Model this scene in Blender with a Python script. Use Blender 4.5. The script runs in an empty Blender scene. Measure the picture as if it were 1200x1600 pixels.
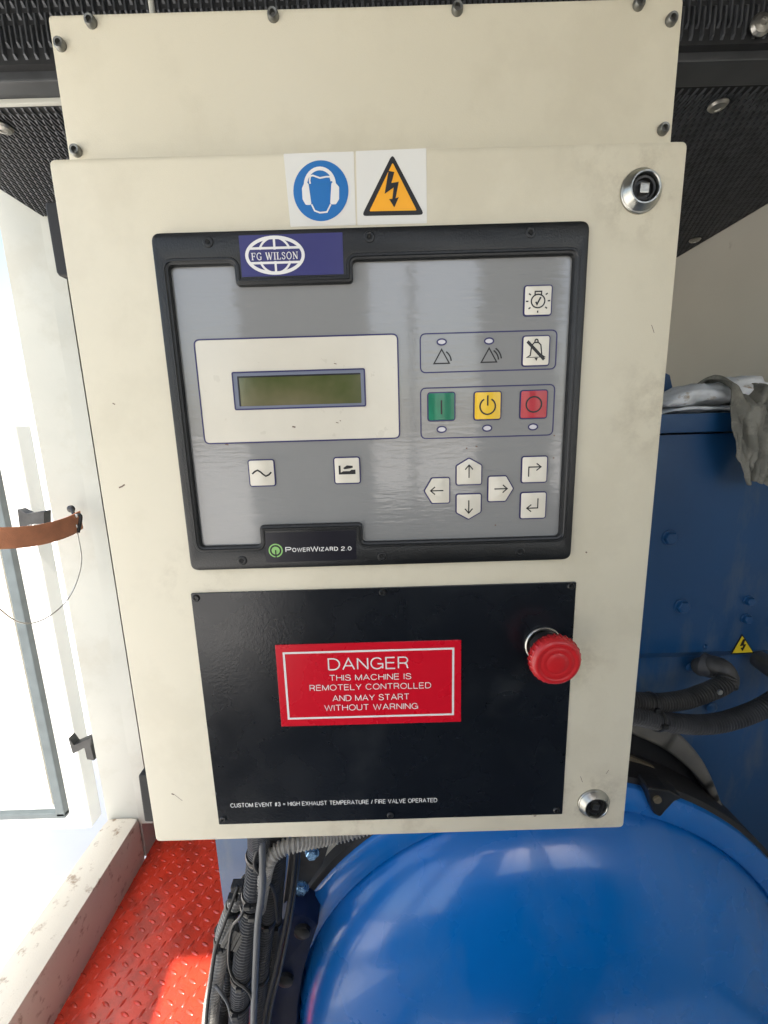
import bpy, bmesh, math, random
from mathutils import Vector, Matrix, noise
from mathutils.geometry import tessellate_polygon
random.seed(7)
sc = bpy.context.scene
C = sc.collection
R = math.radians
# ---------------------------------------------------------------- camera
H = 1.10                                   # camera height above the red floor
FPX, PIT, YAW, ROL = 649.53, .188433, -.000942, -.02944
def _frame():
    cp, sp = math.cos(PIT), math.sin(PIT)
    Z = Matrix.Rotation(YAW, 3, 'Z')
    f = Z @ Vector((0, cp, -sp)); u = Z @ Vector((0, sp, cp)); x = Z @ Vector((1, 0, 0))
    c, s = math.cos(ROL), math.sin(ROL)
    return c*x + s*u, -s*x + c*u, f
CX, CU, CF = _frame()
cam = bpy.data.cameras.new('camera'); camo = bpy.data.objects.new('camera', cam); C.objects.link(camo)
m = Matrix((( CX.x, CU.x, -CF.x, 0), (CX.y, CU.y, -CF.y, 0), (CX.z, CU.z, -CF.z, H), (0, 0, 0, 1)))
camo.matrix_world = m
cam.sensor_fit = 'VERTICAL'; cam.sensor_height = 36; cam.lens = FPX/1600*36
cam.clip_start = .01; cam.clip_end = 500
sc.camera = camo
def on(ax, a, b, v):
    """world point where the sight line through picture point (a,b) meets the plane axis=v"""
    r = CF + CX*((a-600)/FPX) + CU*((800-b)/FPX)
    o = Vector((0, 0, H))
    return o + r*((v-o[ax])/r[ax])
YD = .312                                  # plane of the cabinet door front
# ---------------------------------------------------------------- world, sun, exposure
SUN_EL, SUN_AZ = R(60), R(176)             # azimuth measured from +Y towards +X
w = bpy.data.worlds.new("World"); sc.world = w; w.use_nodes = True
nt = w.node_tree
bg = nt.nodes['Background']
sky = nt.nodes.new('ShaderNodeTexSky'); sky.sky_type = 'NISHITA'; sky.sun_disc = False
sky.sun_elevation = SUN_EL; sky.sun_rotation = SUN_AZ; sky.air_density = 1.2; sky.dust_density = 3.5; sky.ozone_density = .7
nt.links.new(sky.outputs[0], bg.inputs[0]); bg.inputs[1].default_value = .14
sd = Vector((math.sin(SUN_AZ)*math.cos(SUN_EL), math.cos(SUN_AZ)*math.cos(SUN_EL), math.sin(SUN_EL)))
sl = bpy.data.lights.new('sun', 'SUN'); sl.energy = 4.0; sl.angle = R(.6); sl.color = (1, .95, .87)
so = bpy.data.objects.new('sun', sl); C.objects.link(so); so.rotation_euler = sd.to_track_quat('Z', 'Y').to_euler()
so.location = (0, -3, 5)
sc.view_settings.view_transform = 'Standard'; sc.view_settings.look = 'None'
sc.view_settings.exposure = 1.75; sc.view_settings.gamma = 1
# ---------------------------------------------------------------- materials
def pm(name, col, rough=.5, metal=0., var=.06, vs=8., bump=0., bs=200., coat=0., dirt=None, dirt_amt=.0, dirt_s=30., rvar=.08, stretch=None, spec=.5, coatr=.08, dst=None, dmax=1.):
    m = bpy.data.materials.new(name); m.use_nodes = True
    t = m.node_tree; b = t.nodes['Principled BSDF']; L = t.links.new
    tc = t.nodes.new('ShaderNodeTexCoord'); co = tc.outputs['Object']
    if stretch:
        mp = t.nodes.new('ShaderNodeMapping'); mp.inputs['Scale'].default_value = stretch; L(co, mp.inputs[0]); co = mp.outputs[0]
    n = t.nodes.new('ShaderNodeTexNoise'); n.inputs['Scale'].default_value = vs; n.inputs['Detail'].default_value = 5
    L(tc.outputs['Object'], n.inputs['Vector'])
    r = t.nodes.new('ShaderNodeValToRGB')
    r.color_ramp.elements[0].position = .3; r.color_ramp.elements[1].position = .7
    r.color_ramp.elements[0].color = (*[max(0, c*(1-var)) for c in col], 1)
    r.color_ramp.elements[1].color = (*[min(1, c*(1+var)) for c in col], 1)
    L(n.outputs[0], r.inputs[0]); out = r.outputs[0]
    if dirt:
        d = t.nodes.new('ShaderNodeTexNoise'); d.inputs['Scale'].default_value = dirt_s; d.inputs['Detail'].default_value = 8; d.inputs['Roughness'].default_value = .65
        dv = tc.outputs['Object']
        if dst:
            mp2 = t.nodes.new('ShaderNodeMapping'); mp2.inputs['Scale'].default_value = dst[:3]; mp2.inputs['Rotation'].default_value = dst[3:]; L(dv, mp2.inputs[0]); dv = mp2.outputs[0]
        L(dv, d.inputs['Vector'])
        dr = t.nodes.new('ShaderNodeValToRGB'); dr.color_ramp.elements[0].position = 1-dirt_amt-.12; dr.color_ramp.elements[1].position = 1-dirt_amt; dr.color_ramp.elements[1].color = (dmax, dmax, dmax, 1)
        L(d.outputs[0], dr.inputs[0])
        mx = t.nodes.new('ShaderNodeMixRGB'); L(dr.outputs[0], mx.inputs[0]); L(out, mx.inputs[1]); mx.inputs[2].default_value = (*dirt, 1)
        out = mx.outputs[0]
    L(out, b.inputs['Base Color'])
    rr = t.nodes.new('ShaderNodeMapRange'); rr.inputs['To Min'].default_value = max(0, rough-rvar); rr.inputs['To Max'].default_value = rough+rvar
    n2 = t.nodes.new('ShaderNodeTexNoise'); n2.inputs['Scale'].default_value = vs*4; n2.inputs['Detail'].default_value = 4; L(tc.outputs['Object'], n2.inputs['Vector'])
    L(n2.outputs[0], rr.inputs[0]); L(rr.outputs[0], b.inputs['Roughness'])
    b.inputs['Metallic'].default_value = metal
    b.inputs['Specular IOR Level'].default_value = spec
    b.inputs['Coat Weight'].default_value = coat; b.inputs['Coat Roughness'].default_value = coatr
    if bump:
        n3 = t.nodes.new('ShaderNodeTexNoise'); n3.inputs['Scale'].default_value = bs; n3.inputs['Detail'].default_value = 3; L(co, n3.inputs['Vector'])
        bp = t.nodes.new('ShaderNodeBump'); bp.inputs['Strength'].default_value = bump; bp.inputs['Distance'].default_value = .001
        L(n3.outputs[0], bp.inputs['Height']); L(bp.outputs[0], b.inputs['Normal'])
        if coat: L(bp.outputs[0], b.inputs['Coat Normal'])
    return m
M = {}
M['cream'] = pm('cream_paint', (.64, .59, .455), .42, var=.03, vs=4, bump=.12, bs=1300, dirt=(.36, .31, .21), dirt_amt=.38, dirt_s=10, dmax=.13)
M['cream_dirty'] = pm('cream_paint_dirty', (.64, .60, .49), .5, var=.06, vs=7, bump=.35, bs=400, dirt=(.20, .12, .06), dirt_amt=.31, dirt_s=42, dmax=.8)
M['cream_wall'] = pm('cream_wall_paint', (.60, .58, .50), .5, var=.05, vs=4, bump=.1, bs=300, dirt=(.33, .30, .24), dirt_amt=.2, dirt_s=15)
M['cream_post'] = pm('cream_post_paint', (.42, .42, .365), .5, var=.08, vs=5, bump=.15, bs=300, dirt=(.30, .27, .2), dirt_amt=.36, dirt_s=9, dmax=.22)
M['footblue'] = pm('dark_foot_paint', (.003, .009, .035), .5, var=.3, vs=20, spec=.25)
M['step'] = pm('pale_bounce_metal', (.52, .52, .50), .5, metal=.3, var=.1, vs=20)  # for the added plate out of view that bounces white light
M['white'] = pm('white_paint', (.80, .80, .78), .45, var=.03, dirt=(.5, .45, .38), dirt_amt=.2, dirt_s=20)
M['bezel'] = pm('black_bezel_plastic', (.008, .009, .010), .34, var=.25, vs=15, bump=.25, bs=900, spec=.45)
M['plate'] = pm('black_plate', (.0065, .0085, .012), .27, var=.3, vs=6, bump=.10, bs=500, dirt=(.035, .038, .04), dirt_amt=.32, dirt_s=16, dmax=.3, rvar=.12, spec=.5)
M['black'] = pm('black_rubber', (.012, .012, .013), .6, var=.2, bump=.2, bs=300)
M['matblack'] = pm('matt_black_hole', (.004, .004, .004), .8)
M['membrane'] = pm('grey_membrane', (.225, .226, .220), .40, metal=0, var=.05, vs=5, bump=.17, bs=120, stretch=(.45, 1, 3), dirt=(.09, .085, .08), dirt_amt=.14, dirt_s=80, coat=1, coatr=.06, rvar=.05)
M['offwhite'] = pm('off_white_print', (.66, .62, .52), .30, var=.04, vs=20, bump=.12, bs=120, dirt=(.30, .25, .18), dirt_amt=.22, dirt_s=60, coat=.3, coatr=.12)
M['navyline'] = pm('navy_print', (.020, .018, .10), .35)
M['blackprint'] = pm('black_print', (.006, .006, .007), .4)
M['whiteprint'] = pm('white_print', (.74, .73, .70), .4)
M['signwhite'] = pm('sign_white_vinyl', (.70, .69, .64), .35, var=.03)
M['logoblue'] = pm('logo_blue', (.030, .030, .145), .35, var=.08)
M['tagnavy'] = pm('nameplate_black', (.006, .006, .012), .3)
M['green'] = pm('green_key', (.0, .17, .085), .32, var=.15, vs=60, coat=.3)
M['yellow'] = pm('yellow_key', (.80, .50, .01), .32, var=.04, coat=.3)
M['red'] = pm('red_key', (.42, .012, .025), .32, var=.06, coat=.3)
M['signred'] = pm('danger_red', (.58, .006, .020), .28, var=.04, dirt=(.3, .01, .02), dirt_amt=.2, dirt_s=50, coat=.3)
M['signblue'] = pm('mandatory_blue', (.006, .14, .42), .35)
M['signyellow'] = pm('warning_yellow', (.86, .38, .006), .35)
M['stickyellow'] = pm('sticker_yellow', (.80, .58, .02), .4)
M['led'] = pm('led_window', (.62, .60, .62), .25)
M['lightgreen'] = pm('icon_green', (.25, .50, .15), .4)
M['lcdframe'] = pm('lcd_frame_grey', (.16, .18, .24), .35)
M['lcd'] = pm('lcd_green_sheen', (.105, .13, .035), .14, var=.32, vs=9, coat=.5, spec=.6)
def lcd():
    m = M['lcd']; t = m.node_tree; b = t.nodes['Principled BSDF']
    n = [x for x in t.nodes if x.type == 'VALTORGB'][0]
    n.color_ramp.elements[0].color = (.045, .075, .014, 1); n.color_ramp.elements[1].color = (.20, .170, .10, 1)  # brown end of the noise paints in a brownish reflection on the screen
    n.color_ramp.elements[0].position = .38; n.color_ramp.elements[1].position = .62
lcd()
M['chrome'] = pm('chrome', (.40, .40, .37), .30, metal=1, var=.08, vs=60, bump=.2, bs=300)
M['zinc'] = pm('zinc_steel', (.42, .41, .38), .34, metal=1, var=.15, vs=80, bump=.3, bs=500)
M['dullsteel'] = pm('dull_screw_steel', (.20, .20, .185), .42, metal=.85, var=.3, vs=200)
M['zincblue'] = pm('zinc_bolt_blue', (.22, .40, .62), .28, metal=.9, var=.15, vs=90)
M['estop'] = pm('estop_red_plastic', (.46, .010, .014), .44, var=.06, vs=50, bump=.15, bs=400, dirt=(.35, .05, .04), dirt_amt=.25, dirt_s=120, coat=.25)
M['floorred'] = pm('red_floor_paint', (.55, .042, .020), .27, var=.16, vs=9, bump=.3, bs=150, dirt=(.20, .03, .02), dirt_amt=.40, dirt_s=14, dmax=.5, coat=.3, coatr=.15)
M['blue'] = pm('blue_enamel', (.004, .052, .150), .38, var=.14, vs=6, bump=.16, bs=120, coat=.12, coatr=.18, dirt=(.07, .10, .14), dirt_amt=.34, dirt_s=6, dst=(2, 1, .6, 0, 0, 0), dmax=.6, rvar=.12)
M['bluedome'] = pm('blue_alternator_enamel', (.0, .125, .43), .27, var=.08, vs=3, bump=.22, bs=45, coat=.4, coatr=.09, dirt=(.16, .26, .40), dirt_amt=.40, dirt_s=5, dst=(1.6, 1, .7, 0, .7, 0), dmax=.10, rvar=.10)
M['darkblue'] = pm('unseen_floor_blue', (.004, .03, .08), .5, var=.2)
M['darksteel'] = pm('dark_steel', (.05, .05, .05), .42, metal=.8, var=.2, vs=50)
M['brown'] = pm('dusty_brown_steel', (.11, .09, .055), .55, var=.2, vs=20)
M['greyrim'] = pm('grey_rim', (.12, .112, .095), .45, var=.2, vs=25)
M['conduit'] = pm('conduit_black', (.045, .047, .05), .5, var=.3, vs=60, bump=.15, bs=300)
M['conduitdusty'] = pm('conduit_dusty', (.042, .041, .038), .52, var=.35, vs=50, bump=.15, bs=300)
M['conduitgrey'] = pm('conduit_grey', (.30, .29, .265), .5, var=.3, vs=40, bump=.15, bs=300)
M['tie'] = pm('tie_plastic', (.012, .012, .012), .35)
M['cableg'] = pm('grey_cable', (.10, .105, .11), .45, var=.2)
M['foam'] = pm('ceiling_foam', (.010, .011, .012), .85, var=.3, vs=60)
M['louvre'] = pm('louvre_metal', (.06, .064, .07), .5, metal=.4, var=.3, vs=50)
M['seam'] = pm('ceiling_seam', (.055, .058, .062), .45, metal=.3, var=.2, vs=20)
M['strip'] = pm('seam_strip', (.45, .45, .40), .4, var=.1)
M['strap'] = pm('strap_webbing', (.80, .34, .18), .7, var=.15, vs=30, bump=.7, bs=900)
M['ragwhite'] = pm('white_cloth', (.72, .74, .76), .85, var=.08, vs=40, bump=.8, bs=500, dirt=(.35, .28, .2), dirt_amt=.28, dirt_s=45, spec=.2)
M['raggrey'] = pm('grey_cloth', (.27, .262, .225), .9, var=.2, vs=20, bump=.9, bs=900, dirt=(.08, .08, .07), dirt_amt=.47, dirt_s=26, dmax=.5, spec=.15)
M['seal'] = pm('rubber_seal', (.06, .075, .08), .55, var=.15, vs=30)
M['concrete'] = pm('concrete_yard', (.62, .60, .56), .85, var=.12, vs=1.2, bump=.3, bs=40)
M['siding'] = pm('siding_white', (.60, .61, .61), .5, var=.04)
M['mark'] = pm('scuff', (.16, .11, .08), .7, var=.2)
# ---------------------------------------------------------------- object helpers
ORG = {}
def link(name, me, mat, parent, origin, kind=None):
    o = bpy.data.objects.new(name, me); C.objects.link(o)
    if mat is not None and not me.materials: me.materials.append(mat)
    po = ORG[parent.name] if parent else Vector((0, 0, 0))
    o.location = origin-po
    if parent: o.parent = parent
    ORG[o.name] = Vector(origin)
    if kind: o['kind'] = kind
    return o
def mk(name, V, F, mat, parent=None, smooth=False, kind=None, auto=None):
    """V in world metres; the object's origin is put at the middle of its box"""
    V = [Vector(v) for v in V]
    lo = Vector([min(v[i] for v in V) for i in range(3)]); hi = Vector([max(v[i] for v in V) for i in range(3)])
    org = (lo+hi)/2
    me = bpy.data.meshes.new(name); me.from_pydata([v-org for v in V], [], F); me.validate()
    if smooth: me.polygons.foreach_set('use_smooth', [True]*len(me.polygons))
    me.update()
    if auto is not None:
        bm = bmesh.new(); bm.from_mesh(me)
        for e in bm.edges:
            if len(e.link_faces) == 2 and e.calc_face_angle(0) > auto: e.smooth = False
        for f in bm.faces: f.smooth = True
        bm.to_mesh(me); bm.free()
    return link(name, me, mat, parent, org, kind)
def empty(name, loc, label, cat, group=None):
    o = bpy.data.objects.new(name, None); C.objects.link(o); o.location = loc; o.empty_display_size = .05
    ORG[o.name] = Vector(loc)
    return tag(o, label, cat, group)
def tag(o, label=None, cat=None, group=None):
    if label: o['label'] = label
    if cat: o['category'] = cat
    if group: o['group'] = group
    return o
def inst(src, name, loc, parent):
    """another copy of a part sharing its mesh"""
    o = src.copy(); o.name = name; C.objects.link(o)
    o.parent = parent; o.location = Vector(loc)-(ORG[parent.name] if parent else Vector((0, 0, 0)))
    ORG[o.name] = Vector(loc)
    return o
class MB:
    def __init__(s): s.V = []; s.F = []
    def add(s, V, F):
        n = len(s.V); s.V += [Vector(v) for v in V]; s.F += [tuple(i+n for i in f) for f in F]; return s
    def box(s, a, b, bev=0):
        x0, y0, z0 = a; x1, y1, z1 = b
        if not bev:
            return s.add([(x0,y0,z0),(x1,y0,z0),(x1,y1,z0),(x0,y1,z0),(x0,y0,z1),(x1,y0,z1),(x1,y1,z1),(x0,y1,z1)],
                  [(0,3,2,1),(4,5,6,7),(0,1,5,4),(1,2,6,5),(2,3,7,6),(3,0,4,7)])
        bm = bmesh.new(); bmesh.ops.create_cube(bm, size=1)
        for v in bm.verts: v.co = Vector(((a[0]+b[0])/2+v.co.x*(x1-x0), (a[1]+b[1])/2+v.co.y*(y1-y0), (a[2]+b[2])/2+v.co.z*(z1-z0)))
        bmesh.ops.bevel(bm, geom=list(bm.edges), offset=bev, segments=2, profile=.7, affect='EDGES')
        bm.verts.index_update()
        s.add([v.co.copy() for v in bm.verts], [tuple(v.index for v in f.verts) for f in bm.faces]); bm.free(); return s
    def mk(s, name, mat, parent=None, **k): return mk(name, s.V, s.F, mat, parent, **k)
def P2(a, b, y=YD):
    p = on(1, a, b, y); return (p.x, p.z)
def area(p): return sum(p[i][0]*p[(i+1) % len(p)][1]-p[(i+1) % len(p)][0]*p[i][1] for i in range(len(p)))/2
def rpoly(pts, r, n=5):
    """polygon in the x-z plane with rounded corners, counter-clockwise"""
    if area(pts) < 0: pts = pts[::-1]
    out = []; N = len(pts)
    for i in range(N):
        p = Vector(pts[i]); a = Vector(pts[i-1])-p; b = Vector(pts[(i+1) % N])-p
        la, lb = a.length, b.length; a.normalize(); b.normalize()
        ang = a.angle(b); d = min(r/math.tan(ang/2), la*.48, lb*.48)
        if r <= 0 or ang > 3.0: out.append(tuple(p)); continue
        p0 = p+a*d; p1 = p+b*d
        for k in range(n+1):
            t = k/n; q = p0*(1-t)**2+p*2*t*(1-t)+p1*t*t       # quadratic arc
            out.append(tuple(q))
    return out
def offs(p, d):
    """move a ccw outline inwards by d"""
    out = []; N = len(p)
    for i in range(N):
        a = Vector(p[i-1]); b = Vector(p[i]); c = Vector(p[(i+1) % N])
        e1 = (b-a); e2 = (c-b)
        if e1.length < 1e-9: e1 = e2
        if e2.length < 1e-9: e2 = e1
        e1.normalize(); e2.normalize()
        n = Vector((-e1.y-e2.y, e1.x+e2.x)); l = n.length
        if l < 1e-6: out.append(tuple(b)); continue
        n /= l; k = max(.35, n.dot(Vector((-e1.y, e1.x))))
        out.append(tuple(b+n*(d/k)))
    return out
def plate_mesh(outline, yf, yb, bev=0., holes=(), hbev=None):
    """solid plate: outline (and holes) in x-z, front at yf (towards camera), back at yb"""
    V = []; F = []
    loops = [outline]+[h for h in holes]
    front = []; hb = bev if hbev is None else hbev
    for k, lp in enumerate(loops):
        if area(lp) < 0: lp = lp[::-1]
        b = bev if k == 0 else -hb
        bb = abs(b)
        n = len(lp); i0 = len(V)
        fl = offs(lp, b) if b else lp
        ml = offs(lp, b*.3) if b else lp
        V += [(x, yf, z) for x, z in fl]; front.append((i0, fl))
        rings = [i0]
        if b:
            rings.append(len(V)); V += [(x, yf+bb*.3, z) for x, z in ml]
            rings.append(len(V)); V += [(x, yf+bb, z) for x, z in lp]
        rings.append(len(V)); V += [(x, yb, z) for x, z in lp]
        for r0, r1 in zip(rings[:-1], rings[1:]):
            for i in range(n):
                j = (i+1) % n
                q = (r0+i, r1+i, r1+j, r0+j)
                F.append(q if k == 0 else q[::-1])
    idx = []
    for i0, fl in front: idx += [i0+i for i in range(len(fl))]
    tri = tessellate_polygon([[Vector((x, z, 0)) for x, z in fl] for _, fl in front])
    for t in tri:
        a, b, c = [V[idx[i]] for i in t]
        s = (b[0]-a[0])*(c[2]-a[2])-(b[2]-a[2])*(c[0]-a[0])
        t = tuple(idx[i] for i in t)
        F.append(t if s > 0 else t[::-1])     # facing -y
    return V, F
def plate(name, outline, yf, yb, mat, parent=None, bev=0., holes=(), hbev=None, **k):
    V, F = plate_mesh(outline, yf, yb, bev, holes, hbev)
    return mk(name, V, F, mat, parent, **k)
def stroke(pts, wdt, closed=False):
    """flat ribbon along 2D points -> (verts2d, faces)"""
    n = len(pts); V = []; F = []
    for i in range(n):
        b = Vector(pts[i])
        a = Vector(pts[i-1]) if (i > 0 or closed) else None
        c = Vector(pts[(i+1) % n]) if (i < n-1 or closed) else None
        e1 = (b-a).normalized() if a is not None else (c-b).normalized()
        e2 = (c-b).normalized() if c is not None else e1
        nn = Vector((-e1.y-e2.y, e1.x+e2.x))
        if nn.length < 1e-6: nn = Vector((-e1.y, e1.x))
        nn.normalize(); k = max(.5, nn.dot(Vector((-e1.y, e1.x))))
        V += [tuple(b+nn*(wdt/2/k)), tuple(b-nn*(wdt/2/k))]
    for i in range(n if closed else n-1):
        j = (i+1) % n; F.append((2*i, 2*i+1, 2*j+1, 2*j))
    return V, F
def flat(name, sets, y, mat, parent, th=.00012):
    """printed marks: list of (verts2d, faces) lifted to y"""
    V = []; F = []
    for kk, (v2, f) in enumerate(sets):
        n = len(V); V += [(x, y-kk*4e-6, z) for x, z in v2]
        for q in f:
            a, b, c = V[n+q[0]], V[n+q[1]], V[n+q[2]]
            s = (b[0]-a[0])*(c[2]-a[2])-(b[2]-a[2])*(c[0]-a[0])
            q = tuple(i+n for i in q); F.append(q if s > 0 else q[::-1])
    return mk(name, V, F, mat, parent)
def filled(pts):
    return pts, [tuple(t) for t in tessellate_polygon([[Vector((x, z, 0)) for x, z in pts]])]
def ell(cx, cz, rx, rz, n=40, a0=0, a1=2*math.pi, closed=True):
    m_ = n if closed else n+1
    return [(cx+rx*math.cos(a0+(a1-a0)*i/n), cz+rz*math.sin(a0+(a1-a0)*i/n)) for i in range(m_)]
def lathe_mesh(prof, org, axis=(0, -1, 0), n=28):
    """prof: (radius, distance along axis)"""
    A = Vector(axis).normalized(); U = A.orthogonal().normalized(); W = A.cross(U)
    if abs(A.y) > .99: U = Vector((1, 0, 0)); W = A.cross(U)
    V = []; F = []
    for r, d in prof:
        for i in range(n):
            t = 2*math.pi*i/n; V.append(Vector(org)+A*d+(U*math.cos(t)+W*math.sin(t))*r)
    for k in range(len(prof)-1):
        for i in range(n):
            j = (i+1) % n; F.append((k*n+i, k*n+j, (k+1)*n+j, (k+1)*n+i))
    F.append(tuple(range(n))[::-1]); F.append(tuple((len(prof)-1)*n+i for i in range(n)))
    return V, F
def lathe(name, prof, org, mat, parent=None, axis=(0, -1, 0), n=28, auto=R(35)):
    V, F = lathe_mesh(prof, org, axis, n); return mk(name, V, F, mat, parent, auto=auto)
def spline(pts, step):
    pts = [Vector(p) for p in pts]; out = []
    P = [pts[0]*2-pts[1]]+pts+[pts[-1]*2-pts[-2]]
    for i in range(1, len(P)-2):
        a, b, c, d = P[i-1:i+3]; n = max(2, int((c-b).length/step*1.02))
        for k in range(n):
            t = k/n; out.append(.5*((2*b)+(c-a)*t+(2*a-5*b+4*c-d)*t*t+(3*b-3*c+d-a)*t**3))
    out.append(pts[-1]); return out
def tube_mesh(path, rad, n=14):
    V = []; F = []; N = len(path); up = None
    for i, p in enumerate(path):
        t = (path[min(i+1, N-1)]-path[max(i-1, 0)]).normalized()
        if up is None: up = t.orthogonal().normalized()
        up = (up-t*up.dot(t)).normalized(); s = t.cross(up)
        r = rad(i) if callable(rad) else rad
        for k in range(n):
            a = 2*math.pi*k/n; V.append(p+(up*math.cos(a)+s*math.sin(a))*r)
    for i in range(N-1):
        for k in range(n):
            j = (k+1) % n; F.append((i*n+k, i*n+j, (i+1)*n+j, (i+1)*n+k))
    F.append(tuple(range(n))[::-1]); F.append(tuple((N-1)*n+k for k in range(n)))
    return V, F
def corr(name, pts, r, mat, parent=None, pitch=.0048, depth=.27, n=14):
    path = spline(pts, pitch/4); pr = (1, 1, 1-depth, 1-depth)
    V, F = tube_mesh(path, lambda i: r*pr[i % 4], n); return mk(name, V, F, mat, parent)
def tube(name, pts, r, mat, parent=None, step=.006, n=10):
    V, F = tube_mesh(spline(pts, step), r, n); return mk(name, V, F, mat, parent, smooth=True)
def text_set(s, x0, x1, z0, zh, ref='H', shear=0., bold=0., space=1.):
    """glyph outlines of the default font fitted to x0..x1, base z0, cap height zh"""
    cu = bpy.data.curves.new('t', 'FONT'); cu.body = s; cu.size = 1; cu.offset = bold; cu.resolution_u = 3; cu.space_character = space
    o = bpy.data.objects.new('t', cu); C.objects.link(o)
    me = bpy.data.meshes.new_from_object(o.evaluated_get(bpy.context.evaluated_depsgraph_get()))
    vs = [v.co.copy() for v in me.vertices]; fs = [tuple(p.vertices) for p in me.polygons]
    bpy.data.objects.remove(o); bpy.data.curves.remove(cu); bpy.data.meshes.remove(me)
    a = min(v.x for v in vs); b = max(v.x for v in vs)
    k = (x1-x0)/(b-a); kz = zh/.729
    return [(x0+(v.x-a)*k, z0+v.y*kz) for v in vs], fs
def _arc(cx, cz, rx, rz, a0, a1, n=10): return [(cx+rx*math.cos(R(a0+(a1-a0)*i/n)), cz+rz*math.sin(R(a0+(a1-a0)*i/n))) for i in range(n+1)]
_P = [(0, 0), (0, 1), (.40, 1)]+_arc(.40, .735, .27, .265, 85, -90, 8)+[(0, .47)]
GLY = {'A': (.84, [[(0, 0), (.42, 1), (.84, 0)], [(.14, .34), (.70, .34)]]), 'C': (.84, [_arc(.43, .5, .43, .5, 38, 322, 18)]),
 'D': (.80, [[(0, 0), (0, 1), (.34, 1)]+_arc(.34, .5, .46, .5, 84, -84, 12)+[(.34, 0), (0, 0)]]), 'E': (.66, [[(.66, 0), (0, 0), (0, 1), (.64, 1)], [(0, .53), (.60, .53)]]),
 'F': (.62, [[(0, 0), (0, 1), (.62, 1)], [(0, .51), (.54, .51)]]), 'G': (.86, [_arc(.43, .5, .43, .5, 38, 318, 18)+[(.82, .10)], [(.48, .46), (.85, .46), (.85, .02)]]),
 'H': (.74, [[(0, 0), (0, 1)], [(.74, 0), (.74, 1)], [(0, .53), (.74, .53)]]), 'I': (.0, [[(0, 0), (0, 1)]]), 'L': (.58, [[(0, 1), (0, 0), (.58, 0)]]),
 'M': (.88, [[(0, 0), (0, .98)], [(0, 1), (.44, .03), (.88, 1)], [(.88, .98), (.88, 0)]]), 'N': (.74, [[(0, 0), (0, 1)], [(0, 1), (.74, 0)], [(.74, 0), (.74, 1)]]),
 'O': (.90, [_arc(.45, .5, .45, .5, 0, 360, 26)]), 'P': (.68, [_P]), 'R': (.72, [_P, [(.38, .47), (.56, .40), (.62, .26), (.64, .08), (.70, 0)]]),
 'S': (.72, [[(.68, .74), (.62, .91), (.47, 1.0), (.25, 1.0), (.10, .92), (.05, .78), (.11, .63), (.30, .55), (.52, .48), (.68, .38), (.72, .24), (.64, .08), (.48, 0), (.24, 0), (.07, .09), (.01, .27)]]),
 'T': (.74, [[(0, 1), (.74, 1)], [(.37, 1), (.37, 0)]]), 'U': (.72, [[(0, 1), (0, .38)]+_arc(.36, .34, .36, .34, 180, 360, 12)+[(.72, .38), (.72, 1)]]),
 'V': (.80, [[(0, 1), (.40, 0), (.80, 1)]]), 'W': (1.14, [[(0, 1), (.29, 0), (.57, .97), (.85, 0), (1.14, 1)]]), 'X': (.76, [[(0, 0), (.76, 1)], [(0, 1), (.76, 0)]]),
 'Y': (.78, [[(0, 1), (.39, .42), (.78, 1)], [(.39, .42), (.39, 0)]]), 'Z': (.70, [[(0, 1), (.70, 1), (0, 0), (.72, 0)]]),
 '2': (.62, [[(0, .74), (.06, .93), (.22, 1), (.42, 1), (.58, .92), (.62, .74), (.54, .58), (.10, .22), (0, 0), (.64, 0)]]), '0': (.62, [_arc(.31, .5, .31, .5, 0, 360, 20)]),
 '3': (.60, [[(.02, .78), (.10, .95), (.30, 1), (.48, .95), (.55, .78), (.48, .60), (.26, .54), (.50, .47), (.60, .28), (.50, .06), (.28, 0), (.08, .06), (0, .24)]]),
 '#': (.66, [[(.14, 0), (.26, 1)], [(.42, 0), (.54, 1)], [(0, .34), (.62, .34)], [(.04, .68), (.66, .68)]]), '=': (.60, [[(0, .62), (.60, .62)], [(0, .36), (.60, .36)]]),
 '/': (.34, [[(0, 0), (.34, 1)]]), '.': (.04, [[(0, 0), (0, .10)]]), ' ': (.22, [])}
def mono_px(s, pl, pr, cap, y=YD, w=.12, gap=.24):
    a = P2(*pl, y); b = P2(*pr, y); k0 = (b[0]-a[0])/(pr[0]-pl[0]); h = cap*k0*.90
    adv = 0; items = []
    for ch in s:
        wd, ls = GLY[ch]
        for l in ls: items.append([(adv+x, z) for x, z in l])
        adv += wd+gap
    k = (b[0]-a[0])/(adv-gap); sl_ = (b[1]-a[1])/(b[0]-a[0]); out = []
    for l in items:
        out.append(stroke([(a[0]+x*k, a[1]+z*h+x*k*sl_+.04*h) for x, z in l], w*h))
    return out
def text_px(s, pl, pr, cap, y=YD, **k):
    """pl / pr: picture points of the left and right ends of the baseline"""
    a = P2(*pl, y); b = P2(*pr, y)
    sc_ = (b[0]-a[0])/(pr[0]-pl[0])
    v, f = text_set(s, 0, b[0]-a[0], 0, cap*sc_, **k)
    sl_ = (b[1]-a[1])/(b[0]-a[0])
    return [(a[0]+x, a[1]+z+x*sl_) for x, z in v], f
def quad_px(pts, y=YD): return [P2(a, b, y) for a, b in pts]
def rect_px(pts, y=YD):
    q = quad_px(pts, y)                     # TL TR BR BL -> an upright rectangle
    x0 = (q[0][0]+q[3][0])/2; x1 = (q[1][0]+q[2][0])/2; z1 = (q[0][1]+q[1][1])/2; z0 = (q[2][1]+q[3][1])/2
    return x0, x1, z0, z1
def rc(x0, x1, z0, z1): return [(x0, z0), (x1, z0), (x1, z1), (x0, z1)]
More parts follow.
